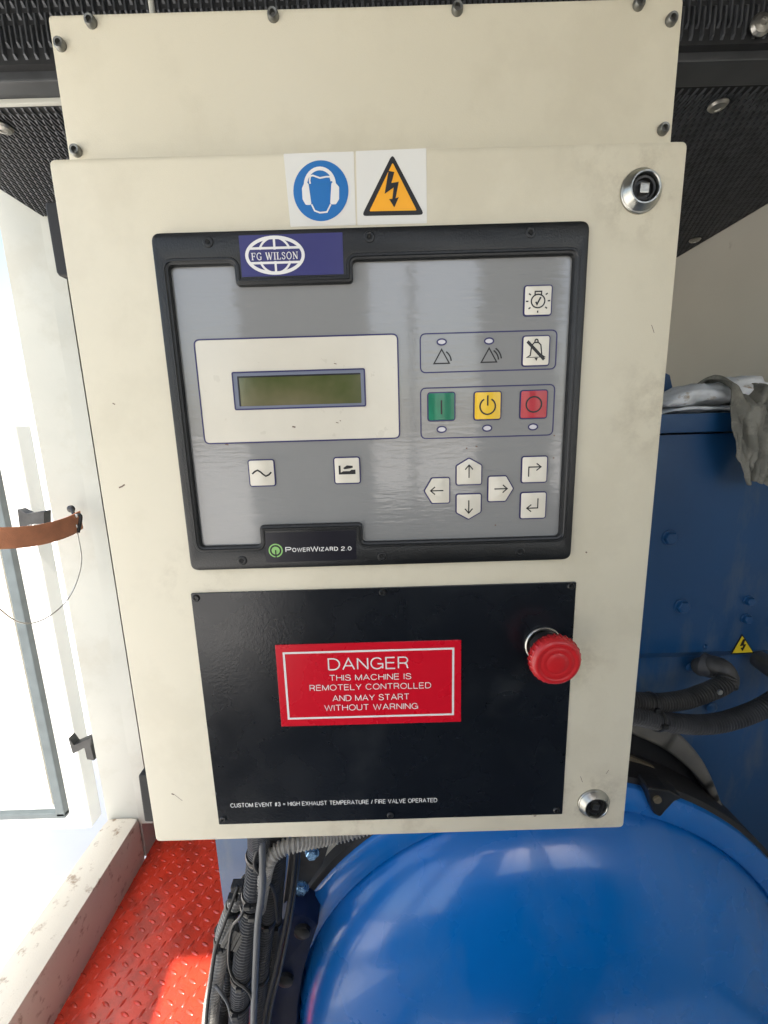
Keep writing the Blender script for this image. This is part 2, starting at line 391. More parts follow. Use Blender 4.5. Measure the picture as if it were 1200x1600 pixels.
def lathe_at(name, prof, a, b, mat, parent, y=YD, n=24):
    x, z = P2(a, b, y); return lathe(name, prof, (x, y, z), mat, parent, n=n)

# ================================================================= THE SETTING
HC = H+.445                                 # underside of the perforated ceiling
YA = .632                                   # where the ceiling steps up towards the camera
# red chequer plate floor
fl = MB().box((-.665, .48, -.012), (-.13, 1.5, 0)).mk('floor', M['floorred'], kind='structure')
MB().box((-.665, -.42, -.03), (-.13, .478, -.003)).mk('unseen_bounce_plate', M['step'], kind='structure')  # pale plate added out of view, gives the dome white reflections
MB().box((-.128, -.42, -.04), (.83, 1.5, -.006)).mk('unseen_dark_floor', M['darkblue'], kind='structure')  # dark floor added out of view, keeps red reflections off the dome
def tread():
    V = []; F = []
    px = .0158
    for j in range(int(1.0/px)):
        for i in range(int(.8/px)):
            x = -.66+i*px; y = .49+j*px
            if x > -.145: continue
            if (i+j) % 2: continue
            d = ((i-j)//2) % 2
            ang = R(62) if d else R(-20)
            ang += random.uniform(-.04, .04)
            c, s = math.cos(ang), math.sin(ang); L_, W_ = .0108, .0033
            n0 = len(V)
            for t, ww in ((-1, 0), (-.5, .8), (0, 1), (.5, .8), (1, 0)):
                for sd_ in ((1, -1) if ww else (0,)):
                    u = t*L_; v = sd_*ww*W_
                    V.append((x+u*c-v*s, y+u*s+v*c, .0003))
            for t in (-.55, 0, .55):
                V.append((x+t*L_*c, y+t*L_*s, .0034 if t == 0 else .0027))
            # 0 | 1 2 | 3 4 | 5 6 | 7 ; ridge 8 9 10
            for q in ((0,8,1),(0,2,8),(1,8,9,3),(3,9,10,5),(5,10,7),(8,2,4,9),(9,4,6,10),(10,6,7)):
                F.append(tuple(n0+k for k in q)[::-1])
    return V, F
V, F = tread()
tr = mk('tread_pattern', V, F, M['floorred'], fl, smooth=True, kind='stuff')
# left side wall: sill, post, header round the open doorway
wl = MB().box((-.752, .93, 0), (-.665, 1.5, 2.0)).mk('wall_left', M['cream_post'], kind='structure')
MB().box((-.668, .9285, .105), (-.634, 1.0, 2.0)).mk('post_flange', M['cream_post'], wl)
bmd = MB().box((-.752, -.25, -.05), (-.665, .93, .128), .022)
sill = bmd.mk('sill', M['cream_dirty'], wl, auto=R(30))
MB().box((-.752, -.25, 1.62), (-.665, .93, 2.0), .003).mk('header', M['cream_wall'], wl)
MB().box((-.752, -.42, 0), (-.665, -.25, 2.0), .003).mk('post', M['cream_wall'], wl)
wr = MB().box((.818, -.42, 0), (.90, 1.5, 2.0)).mk('wall_right', M['cream_wall'], kind='structure')
MB().box((.806, .2, 0), (.818, .862, HC-.004), .002).mk('post', M['cream_wall'], wr)
wb = MB().box((-.752, 1.5, 0), (.90, 1.56, 2.0)).mk('wall_back', M['cream_wall'], kind='structure')
# unseen panels with gaps, added behind the camera to shape reflections and sunlight
MB().box((-.33, -.46, -.05), (.90, -.42, .93), .003).mk('lower_light_blocker', M['foam'], wr)
MB().box((-.752, -.46, -.05), (-.335, -.42, .45), .003).mk('lower_light_blocker', M['foam'], wr)
MB().box((-.33, -.46, .93), (-.02, -.42, 1.60), .003).mk('rear_light_blocker', M['foam'], wr)
MB().box((.075, -.46, .93), (.087, -.42, 1.60), .003).mk('post', M['seam'], wr)  # added dark bar, splits the bright gap mirrored in the membrane
MB().box((.245, -.46, .93), (.43, -.42, 1.60), .003).mk('rear_light_blocker', M['foam'], wr)
MB().box((-.195, -.46, 1.60), (.90, -.42, 1.985), .003).mk('sun_gap_blocker', M['cream_wall'], wr)  # added out of view to narrow the sun patch on the floor
MB().box((-.752, -.46, 1.60), (-.40, -.42, 1.985), .003).mk('sun_gap_blocker', M['cream_wall'], wr)
# ceiling
ce = empty('ceiling', (0, .9, HC), None, None); ce['kind'] = 'structure'
MB().box((-.665, YA, HC), (.818, 1.5, HC+.02)).mk('acoustic_panel', M['foam'], ce)
MB().box((-.665, YA-.03, HC+.008), (.818, YA-.02, HC+.40)).mk('acoustic_panel', M['foam'], ce)
MB().box((-.665, YA-.020, HC-.002), (.818, YA+.020, HC+.012), .002).mk('seam_rail', M['seam'], ce)
MB().box((-.752, -.42, HC+.40), (.90, 1.56, HC+.44)).mk('roof_panel', M['seam'], ce)
mb = MB(); mb.box((-.665, YA+.006, HC-.008), (-.20, YA+.012, HC-.002), .0015); mb.mk('trim_strip', M['strip'], ce)
def ridges():
    mb = MB()
    # horizontal panel: narrow raised lips running along y, staggered
    px, py = .0052, .023
    for i in range(int(1.48/px)):
        x = -.66+i*px
        if -.19 < x < .15: continue
        for j in range(int(.72/py)):
            y = YA+.036+j*py+(.5*py if i % 2 else 0)
            a = .0017; L_ = py*.5
            z = HC
            k = .0024
            mb.add([(x-a, y-L_, z), (x+a, y-L_, z), (x+a*.5, y-L_*.7, z-k), (x-a*.5, y-L_*.7, z-k),
                    (x-a, y+L_*.86, z), (x+a, y+L_*.86, z), (x+a*.5, y+L_*.7, z-k), (x-a*.5, y+L_*.7, z-k)],
                   [(3, 2, 6, 7), (0, 3, 7, 4), (1, 5, 6, 2), (0, 1, 2, 3), (4, 7, 6, 5)])
    return mb
ridges().mk('louvre_pattern', M['louvre'], ce, kind='stuff')
def ridges2():
    mb = MB(); px, pz = .0064, .040
    y = YA-.03
    for i in range(int(1.48/px)):
        x = -.66+i*px
        for j in range(6):
            z = HC+.030+j*pz+(.012 if i % 2 else 0)
            a = .002; L_ = pz*.44; k = .004
            mb.add([(x-a, y, z-L_), (x+a, y, z-L_), (x+a*.5, y-k, z-L_*.8), (x-a*.5, y-k, z-L_*.8),
                    (x-a, y, z+L_), (x+a, y, z+L_), (x+a*.5, y-k, z+L_*.8), (x-a*.5, y-k, z+L_*.8)],
                   [(3, 2, 6, 7), (0, 3, 7, 4), (1, 5, 6, 2), (0, 1, 2, 3), (4, 7, 6, 5)])
    return mb
ridges2().mk('louvre_pattern', M['louvre'], ce, kind='stuff')
cap_prof = [(.0005, .0), (.012, .0), (.0125, .0015), (.010, .0045), (.0045, .006), (.004, .004), (.0005, .004)]
for (a, b) in ((1122, 163), (1086, 374), (4, 198)):
    p = on(2, a, b, HC-.0035); lathe('fastener_cap', cap_prof, p, M['zinc'], ce, axis=(0, 0, -1))
p = on(1, 1187, 40, YA-.034); lathe('fastener_cap', cap_prof, p, M['zinc'], ce, axis=(0, -1, 0))
p = on(1, 236, 3, .50)
tube('hanger_rod', [p+Vector((.002, .0, -.10)), p, p+Vector((-.004, 0, .12))], .0028, M['strip'], ce)
# ground outside
gr = MB().add([(-150, -150, -.55), (150, -150, -.55), (150, 150, -.55), (-150, 150, -.55)], [(0, 1, 2, 3)]).mk('ground', M['concrete'], kind='structure')
# ================================================================= OUTSIDE THINGS
bl = empty('building', (-9, 11.5, -.55), 'pale corrugated building far outside the open doorway', 'building')
mb = MB(); pts = []
x = -16.0
while x < 2:
    pts += [(x, 11.5), (x+.12, 11.5), (x+.16, 11.44), (x+.28, 11.44)]; x += .32
for (xa, ya), (xb, yb) in zip(pts[:-1], pts[1:]):
    mb.add([(xa, ya, -.55), (xb, yb, -.55), (xb, yb, 3.0), (xa, ya, 3.0)], [(0, 1, 2, 3)])
mb.mk('corrugated_wall', M['siding'], bl)
MB().box((-16.2, 11.3, 3.0), (2.2, 16, 3.2)).mk('roof', M['siding'], bl)
# canopy door leaf opened outwards
dl = empty('canopy_door', (-.80, .99, .03), 'open white canopy door leaf with grey rubber seal, outside the doorway', 'door')
zt = on(1, 20, 664, 1.0).z
MB().box((-1.60, .985, .035), (-.845, 1.03, zt), .004).mk('leaf_panel', M['white'], dl)
q = [on(1, a, b, .985) for a, b in ((110, 1268), (0, 762), (68, 1279))]
xs = (q[0].x+q[1].x)/2; zs = q[0].z
sm = MB()
sm.box((xs-.020, .968, zs), (xs+.004, .985, zt-.03), .003); sm.box((-1.56, .968, zs-.004), (xs+.004, .985, zs+.012), .003)
sm.mk('rubber_seal', M['seal'], dl)
tag(MB().box((-1.54, .975, zs+.03), (xs-.03, .985, zt-.06), .002).mk('inner_panel', M['cream_wall'], dl))
for (pts) in ([(108, 1148), (118, 1162), (146, 1149), (144, 1163), (150, 1186), (138, 1184), (134, 1166), (116, 1176)],
              [(30, 794), (45, 802), (72, 798), (72, 818), (50, 818), (34, 827)]):
    o2 = [P2(a, b, .95) for a, b in pts]
    plate('hinge_bracket', rpoly(o2, .002, 2), .944, .965, M['darksteel'], dl, bev=.001)
# strap hooked on the door post and its wire
sp = [on(1, 127, 812, .90), on(1, 104, 824, .86), on(1, 60, 836, .80), on(1, 0, 841, .74), on(1, -90, 838, .68)]
st = empty('door_strap', sp[0], 'orange red webbing strap hooked to the cream door post', 'strap')
path = spline(sp, .01); V = []; F = []
for i, p in enumerate(path):
    t = (path[min(i+1, len(path)-1)]-path[max(i-1, 0)]).normalized(); n_ = Vector((-t.y, t.x, 0)).normalized()*.0012
    hw = .0205*(1 if i else .96)
    for s_, z_ in ((1, hw), (1, -hw), (-1, -hw), (-1, hw)): V.append(p+n_*s_+Vector((0, 0, z_)))
for i in range(len(path)-1):
    for k in range(4):
        j = (k+1) % 4; F.append((i*4+k, i*4+j, (i+1)*4+j, (i+1)*4+k))
F += [(3, 2, 1, 0), tuple((len(path)-1)*4+k for k in range(4))]
mk('webbing', V, F, M['strap'], st, auto=R(40))
for a_, b_ in ((119, 806), (119, 822)):
    lathe('rivet', [(.0042, -.001), (.0042, .0012), (.0028, .0022), (.0004, .0024)], on(1, a_, b_, .884), M['zinc'], st, n=16)
ssm = []
for i in range(9):
    a0 = on(1, 111-i*.2, 801+i*3.6, .868); a1 = on(1, 111-i*.2, 803+i*3.6, .868); ssm.append(([(a0.x-.0005, a0.z), (a0.x+.0005, a0.z), (a1.x+.0005, a1.z), (a1.x-.0005, a1.z)], [(0, 1, 2, 3)]))
hp = on(1, 112, 795, .91)
tube('hook', [hp+Vector((0, 0, .004)), on(1, 116, 804, .89), on(1, 126, 806, .89), on(1, 122, 832, .885)], .0035, M['darksteel'], st, step=.004)
lathe('hook_eye', [(.001, 0), (.008, 0), (.008, .004), (.005, .007), (.001, .008)], hp, M['darksteel'], st)
wi = tube('wire_loop', [on(1, 121, 832, .88), on(1, 127, 880, .87), on(1, 110, 930, .85), on(1, 78, 962, .80), on(1, 40, 974, .74), on(1, 0, 952, .68), on(1, -60, 880, .62)], .0013, M['zinc'], None, n=6)
tag(wi, 'thin wire loop hanging below the orange red strap', 'wire')

# ================================================================= CONTROL CABINET
cb = empty('control_cabinet', (0, YD+.1, H-.356), 'cream generator control cabinet with display, keypad and red emergency stop', 'control panel')
DX0, DX1, DZ0, DZ1 = -.2128, .2070, H-.3544, H+.1824
plate('cabinet_door', rpoly(rc(DX0, DX1, DZ0, DZ1), .0045, 5), YD, YD+.017, M['cream'], cb, bev=.0016, auto=R(30))
MB().box((DX0+.006, YD+.019, DZ0+.006), (DX1-.006, YD+.16, DZ1-.004), .003).mk('cabinet_body', M['cream'], cb, auto=R(30))
YC = YD+.022
cx0, cx1, cz0, cz1 = rect_px([(76, 24), (1066, -3), (1051, 222), (105, 243)], YC)
cz1 = (P2(78, 22, YC)[1]+P2(1063, -3, YC)[1])/2
plate('top_cover', rpoly([(cx0, cz0-.03), (cx1, cz0-.03), (cx1, cz1), (cx0, cz1)], .003, 3), YC, YC+.0035, M['cream'], cb, bev=.001, auto=R(30))
MB().box((cx0+.001, YC+.004, cz0-.03), (cx1-.001, YC+.13, cz1-.002), .002).mk('top_box', M['cream'], cb)
scr_prof = [(.0002, .0008), (.0017, .0008), (.0019, .0032), (.0030, .0034), (.0037, .0022), (.0039, 0), (.0039, -.001)]
scr_prof = scr_prof[::-1]
src = None
for a, b in ((140, 31), (92, 67), (426, 21), (715, 11), (1000, 3), (1051, 28), (1038, 200), (117, 234)):
    x, z = P2(a, b, YC-.002)
    if src is None: src = lathe('cover_screw', scr_prof, (x, YC, z), M['dullsteel'], cb, n=16)
    else:
        inst(src, 'cover_screw', (x, ORG[src.name].y, z), cb)
# hinges on the left edge
for pts in ([(79, 322), (87, 322), (105, 436), (101, 436), (97, 430)], [(221, 1203), (232, 1203), (243, 1276), (231, 1276)]):
    q = [P2(a, b, YD+.03) for a, b in pts]; q[1] = (q[1][0]+.012, q[1][1]); q[2] = (q[2][0]+.012, q[2][1])
    plate('hinge', rpoly(q, .0025, 3), YD+.024, YD+.05, M['black'], cb, bev=.0012)
# hand grime round the locks and the stop button
def grime():
    m = M['cream'].copy(); m.name = 'cream_door_paint'; t = m.node_tree; L = t.links.new; b = t.nodes['Principled BSDF']
    tc = [x for x in t.nodes if x.type == 'TEX_COORD'][0]; d0 = ORG['cabinet_door']; acc = None
    for (a, b_, rad, st) in ((1000, 300, .040, .8), (927, 1254, .042, .9), (1040, 640, .055, .55), (905, 1040, .035, .5), (960, 245, .05, .4), (300, 905, .04, .4), (590, 1300, .08, .5)):
        x, z = P2(a, b_)
        ds_ = t.nodes.new('ShaderNodeVectorMath'); ds_.operation = 'DISTANCE'; L(tc.outputs['Object'], ds_.inputs[0]); ds_.inputs[1].default_value = (x-d0.x, -.008, z-d0.z)
        mr = t.nodes.new('ShaderNodeMapRange'); mr.inputs['From Min'].default_value = rad*.2; mr.inputs['From Max'].default_value = rad; mr.inputs['To Min'].default_value = st; mr.inputs['To Max'].default_value = 0
        L(ds_.outputs['Value'], mr.inputs[0])
        if acc is None: acc = mr.outputs[0]
        else:
            ad = t.nodes.new('ShaderNodeMath'); ad.operation = 'MAXIMUM'; L(acc, ad.inputs[0]); L(mr.outputs[0], ad.inputs[1]); acc = ad.outputs[0]
    n = t.nodes.new('ShaderNodeTexNoise'); n.inputs['Scale'].default_value = 45; n.inputs['Detail'].default_value = 9; n.inputs['Roughness'].default_value = .7; L(tc.outputs['Object'], n.inputs['Vector'])
    rp = t.nodes.new('ShaderNodeValToRGB'); rp.color_ramp.elements[0].position = .46; rp.color_ramp.elements[1].position = .72; L(n.outputs[0], rp.inputs[0])
    mu = t.nodes.new('ShaderNodeMath'); mu.operation = 'MULTIPLY'; L(acc, mu.inputs[0]); L(rp.outputs[0], mu.inputs[1])
    old = b.inputs['Base Color'].links[0].from_socket
    mx = t.nodes.new('ShaderNodeMixRGB'); L(mu.outputs[0], mx.inputs[0]); L(old, mx.inputs[1]); mx.inputs[2].default_value = (.26, .21, .14, 1); L(mx.outputs[0], b.inputs['Base Color'])
    return m
bpy.data.objects['cabinet_door'].data.materials[0] = grime()
# quarter turn locks
def lock(a, b, r, k, ang):
    x, z = P2(a, b); o = (x, YD, z)
    lk = lathe('door_lock', [(r*.3, -.001), (r, -.001), (r, .0012), (r*.97, .0018), (r*.94, .0020), (r*.74, .0060), (r*.72, .0063), (r*.66, .0063), (r*.64, .0058), (r*.61, .0012), (r*.1, .0010)], o, M['chrome'], cb, n=40, auto=R(18))
    lathe('lock_insert', [(r*.60, .0011), (r*.60, .0036), (r*.54, .0042), (r*.46, .0040), (r*.42, .0018), (.0003, .0016)], o, M['darksteel'], lk, n=32)
    mb = MB(); s = r*k
    mb.box((-s, -.0050, -s), (s, -.0012, s), .0006)
    rot = Matrix.Rotation(ang, 3, 'Y')
    mb.V = [rot @ v+Vector(o) for v in mb.V]
    mb.mk('square_pin', M['zinc'], lk)
    return lk
lock(1000.5, 299.5, .0137, .22, R(2)); lock(927, 1254, .0140, .20, R(8))
# ---- stickers above the bezel
YS = YD-.0002
def sticker(name, pts, parent, mat, y0=YD, t=.0002, r=.0005):
    return plate(name, rpoly(quad_px(pts), r, 2), y0-t, y0+.0001, mat, parent)
s1 = sticker('ear_protection_sign', [(443, 240.5), (552.5, 237), (556, 352), (454, 354.5)], cb, M['signwhite'])
s2 = sticker('high_voltage_sign', [(556, 236.5), (666, 232), (667, 349), (558.5, 352)], cb, M['signwhite'])
def pxpoly(pts, y=YD): return [P2(a, b, y) for a, b in pts]
yp = YD-.0004
flat('blue_disc', [filled([P2(501.5+43*math.cos(t)*1, 298.5+47.5*math.sin(t)) for t in [i*2*math.pi/48 for i in range(48)]])], yp, M['signblue'], s1)
def arcpx(cx, cy, rx, ry, a0, a1, n=16): return [(cx+rx*math.cos(R(a0+(a1-a0)*i/n)), cy+ry*math.sin(R(a0+(a1-a0)*i/n))) for i in range(n+1)]
head = [(485, 276), (489, 275), (500, 279), (510, 277), (516, 277), (518, 284), (519, 300), (518.5, 321), (511, 330), (500, 333), (491, 330), (486, 320), (483, 300), (483, 283)]
mm = []
mm.append(stroke(pxpoly(arcpx(500, 290, 22.5, 26, 182, 358)), .0022))                      # head band
mm.append(filled(pxpoly(rpoly([(475, 288), (482, 286), (487, 321), (478, 321), (473, 312), (472, 295)], 3, 3))))
mm.append(filled(pxpoly(rpoly([(518, 286), (524, 286), (530, 293), (530, 312), (525, 320), (516, 320)], 3, 3))))
mm.append(stroke(pxpoly(head[:6]), .0010)); mm.append(stroke(pxpoly([(485, 276), (484, 283), (485, 288)]), .0010))
mm.append(stroke(pxpoly([(487, 320), (492, 330), (500, 333), (511, 332), (517, 320)]), .0010))
flat('white_pictogram', mm, YD-.0006, M['whiteprint'], s1)
flat('black_triangle', [filled(rpoly(pxpoly([(613, 241), (663, 336), (565, 338)]), .0018, 4))], yp, M['blackprint'], s2)
flat('yellow_triangle', [filled(rpoly(pxpoly([(613.5, 255), (651, 329.5), (577, 331)]), .0006, 3))], YD-.0006, M['signyellow'], s2)
bolt = [(607, 268), (616, 270), (611.5, 287), (623, 285), (618, 311), (623, 309), (616, 325), (608, 312), (613, 312), (615, 294), (601, 304)]
flat('lightning_bolt', [filled(pxpoly(bolt))], YD-.0008, M['blackprint'], s2)
# ---- bezel
bz = [(235, 364.5), (922, 345), (891, 873), (299.5, 892.5)]
bx0, bx1, bz0, bz1 = rect_px(bz, YD-.004)
YB = YD-.0055; YM = YD-.0015
inn_px = [(267, 416), (361, 411), (371, 446), (549, 441), (553, 405), (895, 397), (878, 836), (570.5, 846.5), (562, 817), (404, 822), (407, 852.5), (309, 858)]
inn = pxpoly(inn_px, YB)
# straighten the opening
def snap(pts, groups_x, groups_z):
    p = [list(q) for q in pts]
    for g in groups_x:
        a = sum(p[i][0] for i in g)/len(g)
        for i in g: p[i][0] = a
    for g in groups_z:
        a = sum(p[i][1] for i in g)/len(g)
        for i in g: p[i][1] = a
    return [tuple(q) for q in p]
inn = snap(inn, [(0, 11), (1, 2), (3, 4), (5, 6), (7, 8), (9, 10)], [(0, 1, 4, 5), (2, 3), (6, 7, 10, 11), (8, 9)])
innr = rpoly(inn, .0034, 5)
bezel = plate('bezel', rpoly(rc(bx0, bx1, bz0, bz1), .0066, 6), YB, YD+.0001, M['bezel'], cb, bev=.0018, holes=[innr], hbev=.0016, auto=R(28))
lip = offs(innr if area(innr) > 0 else innr[::-1], -.0028)
V2, F2 = stroke(lip, .0011, True)
rim_v = []; rim_f = []
n_ = len(lip)
for k, (dx, dy) in enumerate(((0, 0), (.0006, -.0007), (.0018, -.0007), (.0024, 0))):
    rim_v += [(x, YB+dy+.00005, z) for x, z in offs(innr if area(innr) > 0 else innr[::-1], -.0018-dx)]
for k in range(3):
    for i in range(n_):
        j = (i+1) % n_; rim_f.append((k*n_+i, k*n_+j, (k+1)*n_+j, (k+1)*n_+i))
mk('bezel_ridge', rim_v, rim_f, M['bezel'], bezel, auto=R(40))
bprof = [(.0003, -.0012), (.0011, -.0012), (.0016, .0004), (.0024, .0006), (.0034, .0003), (.0038, -.0004)][::-1]
src = None
for a, b in ((325, 378), (577, 370), (829, 363), (378.5, 876), (597, 869.5), (812, 862)):
    x, z = P2(a, b, YB)
    if src is None: src = lathe('bezel_screw', bprof, (x, YB-.0002, z), M['bezel'], bezel, n=20)
    else: inst(src, 'bezel_screw', (x, ORG[src.name].y, z), bezel)
    lathe('screw_recess', [(.0013, 0), (.0013, .0001), (.0002, .0001)], (x, YB-.0007, z), M['matblack'], bezel, n=12)
# ---- membrane
mem = plate('membrane_panel', offs(innr if area(innr) > 0 else innr[::-1], -.001), YM, YM+.001, M['membrane'], cb)
YK = YM
def ring_px(pts, r, wpx=.0009, y=YM-.00015, name='outline', parent=None, mat='navyline'):
    x0, x1, z0, z1 = rect_px(pts, YM)
    o = rpoly(rc(x0, x1, z0, z1), r, 5)
    return flat(name, [stroke(o, wpx, True)], y, M[mat], parent or mem), (x0, x1, z0, z1)
# display surround
dp = [(304.5, 531.5), (621, 522), (624.5, 685), (319.5, 693)]
x0, x1, z0, z1 = rect_px(dp, YM)
ds = plate('display_surround', rpoly(rc(x0, x1, z0, z1), .0040, 5), YM-.0004, YM+.0001, M['offwhite'], cb, bev=.0002,
           holes=[rpoly(rc(*rect_px([(371.5, 587), (563.5, 584), (565, 630.5), (374, 634.5)], YM)), .0003, 1)], hbev=0)
flat('outline', [stroke(rpoly(rc(x0, x1, z0, z1), .0040, 5), .0010, True)], YM-.0006, M['navyline'], ds)
fo = rc(*rect_px([(364, 581.5), (569.5, 577.5), (571, 634), (367.5, 640.5)], YM)); fi = rc(*rect_px([(371.5, 587), (563.5, 584), (565, 630.5), (374, 634.5)], YM))
dw = plate('display_frame', rpoly(fo, .0010, 3), YM-.0007, YM-.0003, M['lcdframe'], cb, holes=[rpoly(fi, .0003, 1)], bev=.0001)
flat('outline', [stroke(rpoly(fo, .0010, 3), .0010, True)], YM-.0009, M['navyline'], dw)
lx0, lz0 = fi[0]; lx1, lz1 = fi[2]
YL = YM+.0005
MB().add([(lx0, YM-.0004, lz0), (lx1, YM-.0004, lz0), (lx1, YM-.0004, lz1), (lx0, YM-.0004, lz1)], [(0, 1, 2, 3)])
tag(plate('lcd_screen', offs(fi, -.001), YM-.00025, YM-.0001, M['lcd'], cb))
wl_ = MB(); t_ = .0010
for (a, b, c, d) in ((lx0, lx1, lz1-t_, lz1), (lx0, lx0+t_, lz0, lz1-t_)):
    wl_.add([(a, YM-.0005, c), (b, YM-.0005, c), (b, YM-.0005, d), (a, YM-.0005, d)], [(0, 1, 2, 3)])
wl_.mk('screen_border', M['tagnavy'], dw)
# outlined groups
ring_px([(656, 521.5), (870.5, 516), (867.5, 576.5), (657.5, 582.5)], .0040)
ring_px([(657, 606), (866.5, 601.5), (863.5, 679.5), (658, 685.5)], .0040)
# keys
def key(pts_px, r, mat, ttl, sym, label=None, y=YM, w=.0009, symmat='blackprint'):
    q = pxpoly(pts_px, YM)
    o = rpoly(q, r, 5)
    k = plate('key', o, y-.0008, y+.0001, M[mat], cb, bev=.0004, auto=R(50))
    if label: k['label'] = label
    flat('key_outline', [stroke(o, .0009, True)], y-.00018, M['navyline'], k)
    # outline sits round the foot of the key
    if sym: flat('key_symbol', sym, y-.00095, M[symmat], k)
    return k
def sq(cx, cy, hw, hh, sl=-.026, sh=.0):
    # small upright rectangle seen tilted by the roll
    lx = (cx-600)/1100*.1
    return [(cx-hw, cy-hh-sl*-hw), (cx+hw, cy-hh+sl*hw), (cx+hw-lx*hh*.0, cy+hh+sl*hw), (cx-hw, cy+hh-sl*hw)]
def loc(cx, cy):
    """local picture-pixel frame on the membrane: returns f(u,v) -> plane point, u right, v down"""
    c = Vector(P2(cx, cy, YM)); ex = (Vector(P2(cx+10, cy-.26, YM))-c)/10; s = ex.x
    sy = (P2(cx, cy-10, YM)[1]-c.y)/10
    return lambda u, v: (c.x+u*s, c.y-v*sy)
def lkey(cx, cy, hw, hh, r, mat, symf, label, cut=None):
    f = loc(cx, cy)
    if cut == 'up': pts = [(-hw, -hh*.45), (0, -hh), (hw, -hh*.45), (hw, hh), (-hw, hh)]
    elif cut == 'down': pts = [(-hw, -hh), (hw, -hh), (hw, hh*.45), (0, hh), (-hw, hh*.45)]
    elif cut == 'left': pts = [(-hw*.4, -hh), (hw, -hh), (hw, hh), (-hw*.4, hh), (-hw, 0)]
    elif cut == 'right': pts = [(-hw, -hh), (hw*.4, -hh), (hw, 0), (hw*.4, hh), (-hw, hh)]
    else: pts = [(-hw, -hh), (hw, -hh), (hw, hh), (-hw, hh)]
    o = rpoly([f(u, v) for u, v in pts], r, 5)
    k = plate('key', o, YM-.0008, YM+.0001, M[mat], cb, bev=.0004, auto=R(50)); k['label'] = label
    flat('key_outline', [stroke(o, .0010, True)], YM-.00012, M['navyline'], k)
    V2, F2 = stroke(offs(o, .0001), .0007, True); flat('key_edge_line', [(V2, F2)], YM-.00082, M['navyline'], k)
    def S(pts, w=.00085, closed=False): return stroke([f(u, v) for u, v in pts], w, closed)
    def Fi(pts): return filled([f(u, v) for u, v in pts])
    flat('key_symbol', symf(S, Fi), YM-.00095, M['blackprint'], k)
    return k
def circ(r_, n=24, cx=0, cy=0): return [(cx+r_*math.cos(2*math.pi*i/n), cy+r_*math.sin(2*math.pi*i/n)) for i in range(n)]
def s_lamp(S, Fi):
    out = [S(circ(10.5, cy=1), .0009, True), S([(-5, -9), (-5, -14), (5, -14), (5, -9)], .0009), S([(-3.5, 2), (-1.5, 6), (4, -5)], .0011)]
    for a in (0, 180, 40, 140, 90, 320, 220): out.append(S([(15*math.cos(R(a)), 1+15*math.sin(R(a))), (19*math.cos(R(a)), 1+18.5*math.sin(R(a)))], .0009))
    return out
def s_bell(S, Fi):
    bell = [(-14, 10), (-9, 7), (-8, -2), (-7, -9), (-3, -13), (3, -13), (7, -9), (8, -1), (9, 7), (14, 10)]
    return [S(bell, .0009, True), S(arcpx(0, -14, 2.5, 4, 180, 360, 6), .0009), Fi([(-2.5, 11), (3, 11), (1, 16)]), S([(-14, -15), (13, 14)], .0021)]
def s_arrow(dx, dy):
    def g(S, Fi):
        nx, ny = -dy, dx
        return [S([(-dx*10, -dy*10), (dx*9, dy*9)]), S([(dx*3+nx*6, dy*3+ny*6), (dx*10, dy*10), (dx*3-nx*6, dy*3-ny*6)])]
    return g
lkey(840, 470, 21.5, 23.5, .0020, 'offwhite', s_lamp, 'lamp test key with a bulb pictogram')
lkey(837, 548.5, 21, 23.5, .0020, 'offwhite', s_bell, 'alarm silence key with a struck out bell')
lkey(689.5, 635.5, 21, 22, .0020, 'green', lambda S, Fi: [S([(0, -10), (0, 12)], .0011)], 'green start key with an upright bar')
lkey(761.5, 634, 21, 22, .0020, 'yellow', lambda S, Fi: [S(arcpx(0, 1, 12, 12.5, -62, 242, 20), .0011), S([(0, -16), (0, 0)], .0011)], 'yellow key with a power symbol')
lkey(833.5, 632, 21, 22, .0020, 'red', lambda S, Fi: [S(circ(12, cy=0), .0011, True)], 'red stop key with a ring symbol')
lkey(409.5, 739, 20, 20.5, .0020, 'offwhite', lambda S, Fi: [S([(-15, 1), (-10, -3), (-6, -4.5), (-2, -2), (2, 2), (6, 5), (11, 3), (15, -1)], .0012)], 'key with a sine wave')
lkey(542.5, 735, 20, 20.5, .0020, 'offwhite', lambda S, Fi: [Fi([(-13, -8), (-10, -8), (-10, 3), (-6, 1), (4, 1), (7, -1), (13, -1), (13, 6), (-13, 6)]), Fi([(-6, -4), (0, -8), (9, -7), (9, -4), (4, -3), (-4, -2)])], 'key with an engine pictogram')
lkey(732.5, 736.5, 20, 21, .0018, 'offwhite', s_arrow(0, -1), 'key with an arrow pointing up', 'up')
lkey(732, 791.5, 19.5, 20, .0018, 'offwhite', s_arrow(0, 1), 'key with an arrow pointing down', 'down')
lkey(682.5, 766.5, 20, 20, .0018, 'offwhite', s_arrow(-1, 0), 'key with an arrow pointing left', 'left')
lkey(782, 763.5, 20, 20, .0018, 'offwhite', s_arrow(1, 0), 'key with an arrow pointing right', 'right')
lkey(834.5, 733.5, 20, 20.5, .0020, 'offwhite', lambda S, Fi: [S([(-9, 11), (-9, -4), (9, -4)]), S([(3, -9.5), (10, -4), (3, 1.5)])], 'key with an arrow bent to the right')
lkey(832.5, 789.5, 20, 20.5, .0020, 'offwhite', lambda S, Fi: [S([(7, -11), (7, 4), (-9, 4)]), S([(-3, -1.5), (-10, 4), (-3, 9.5)])], 'enter key with an arrow bent to the left')
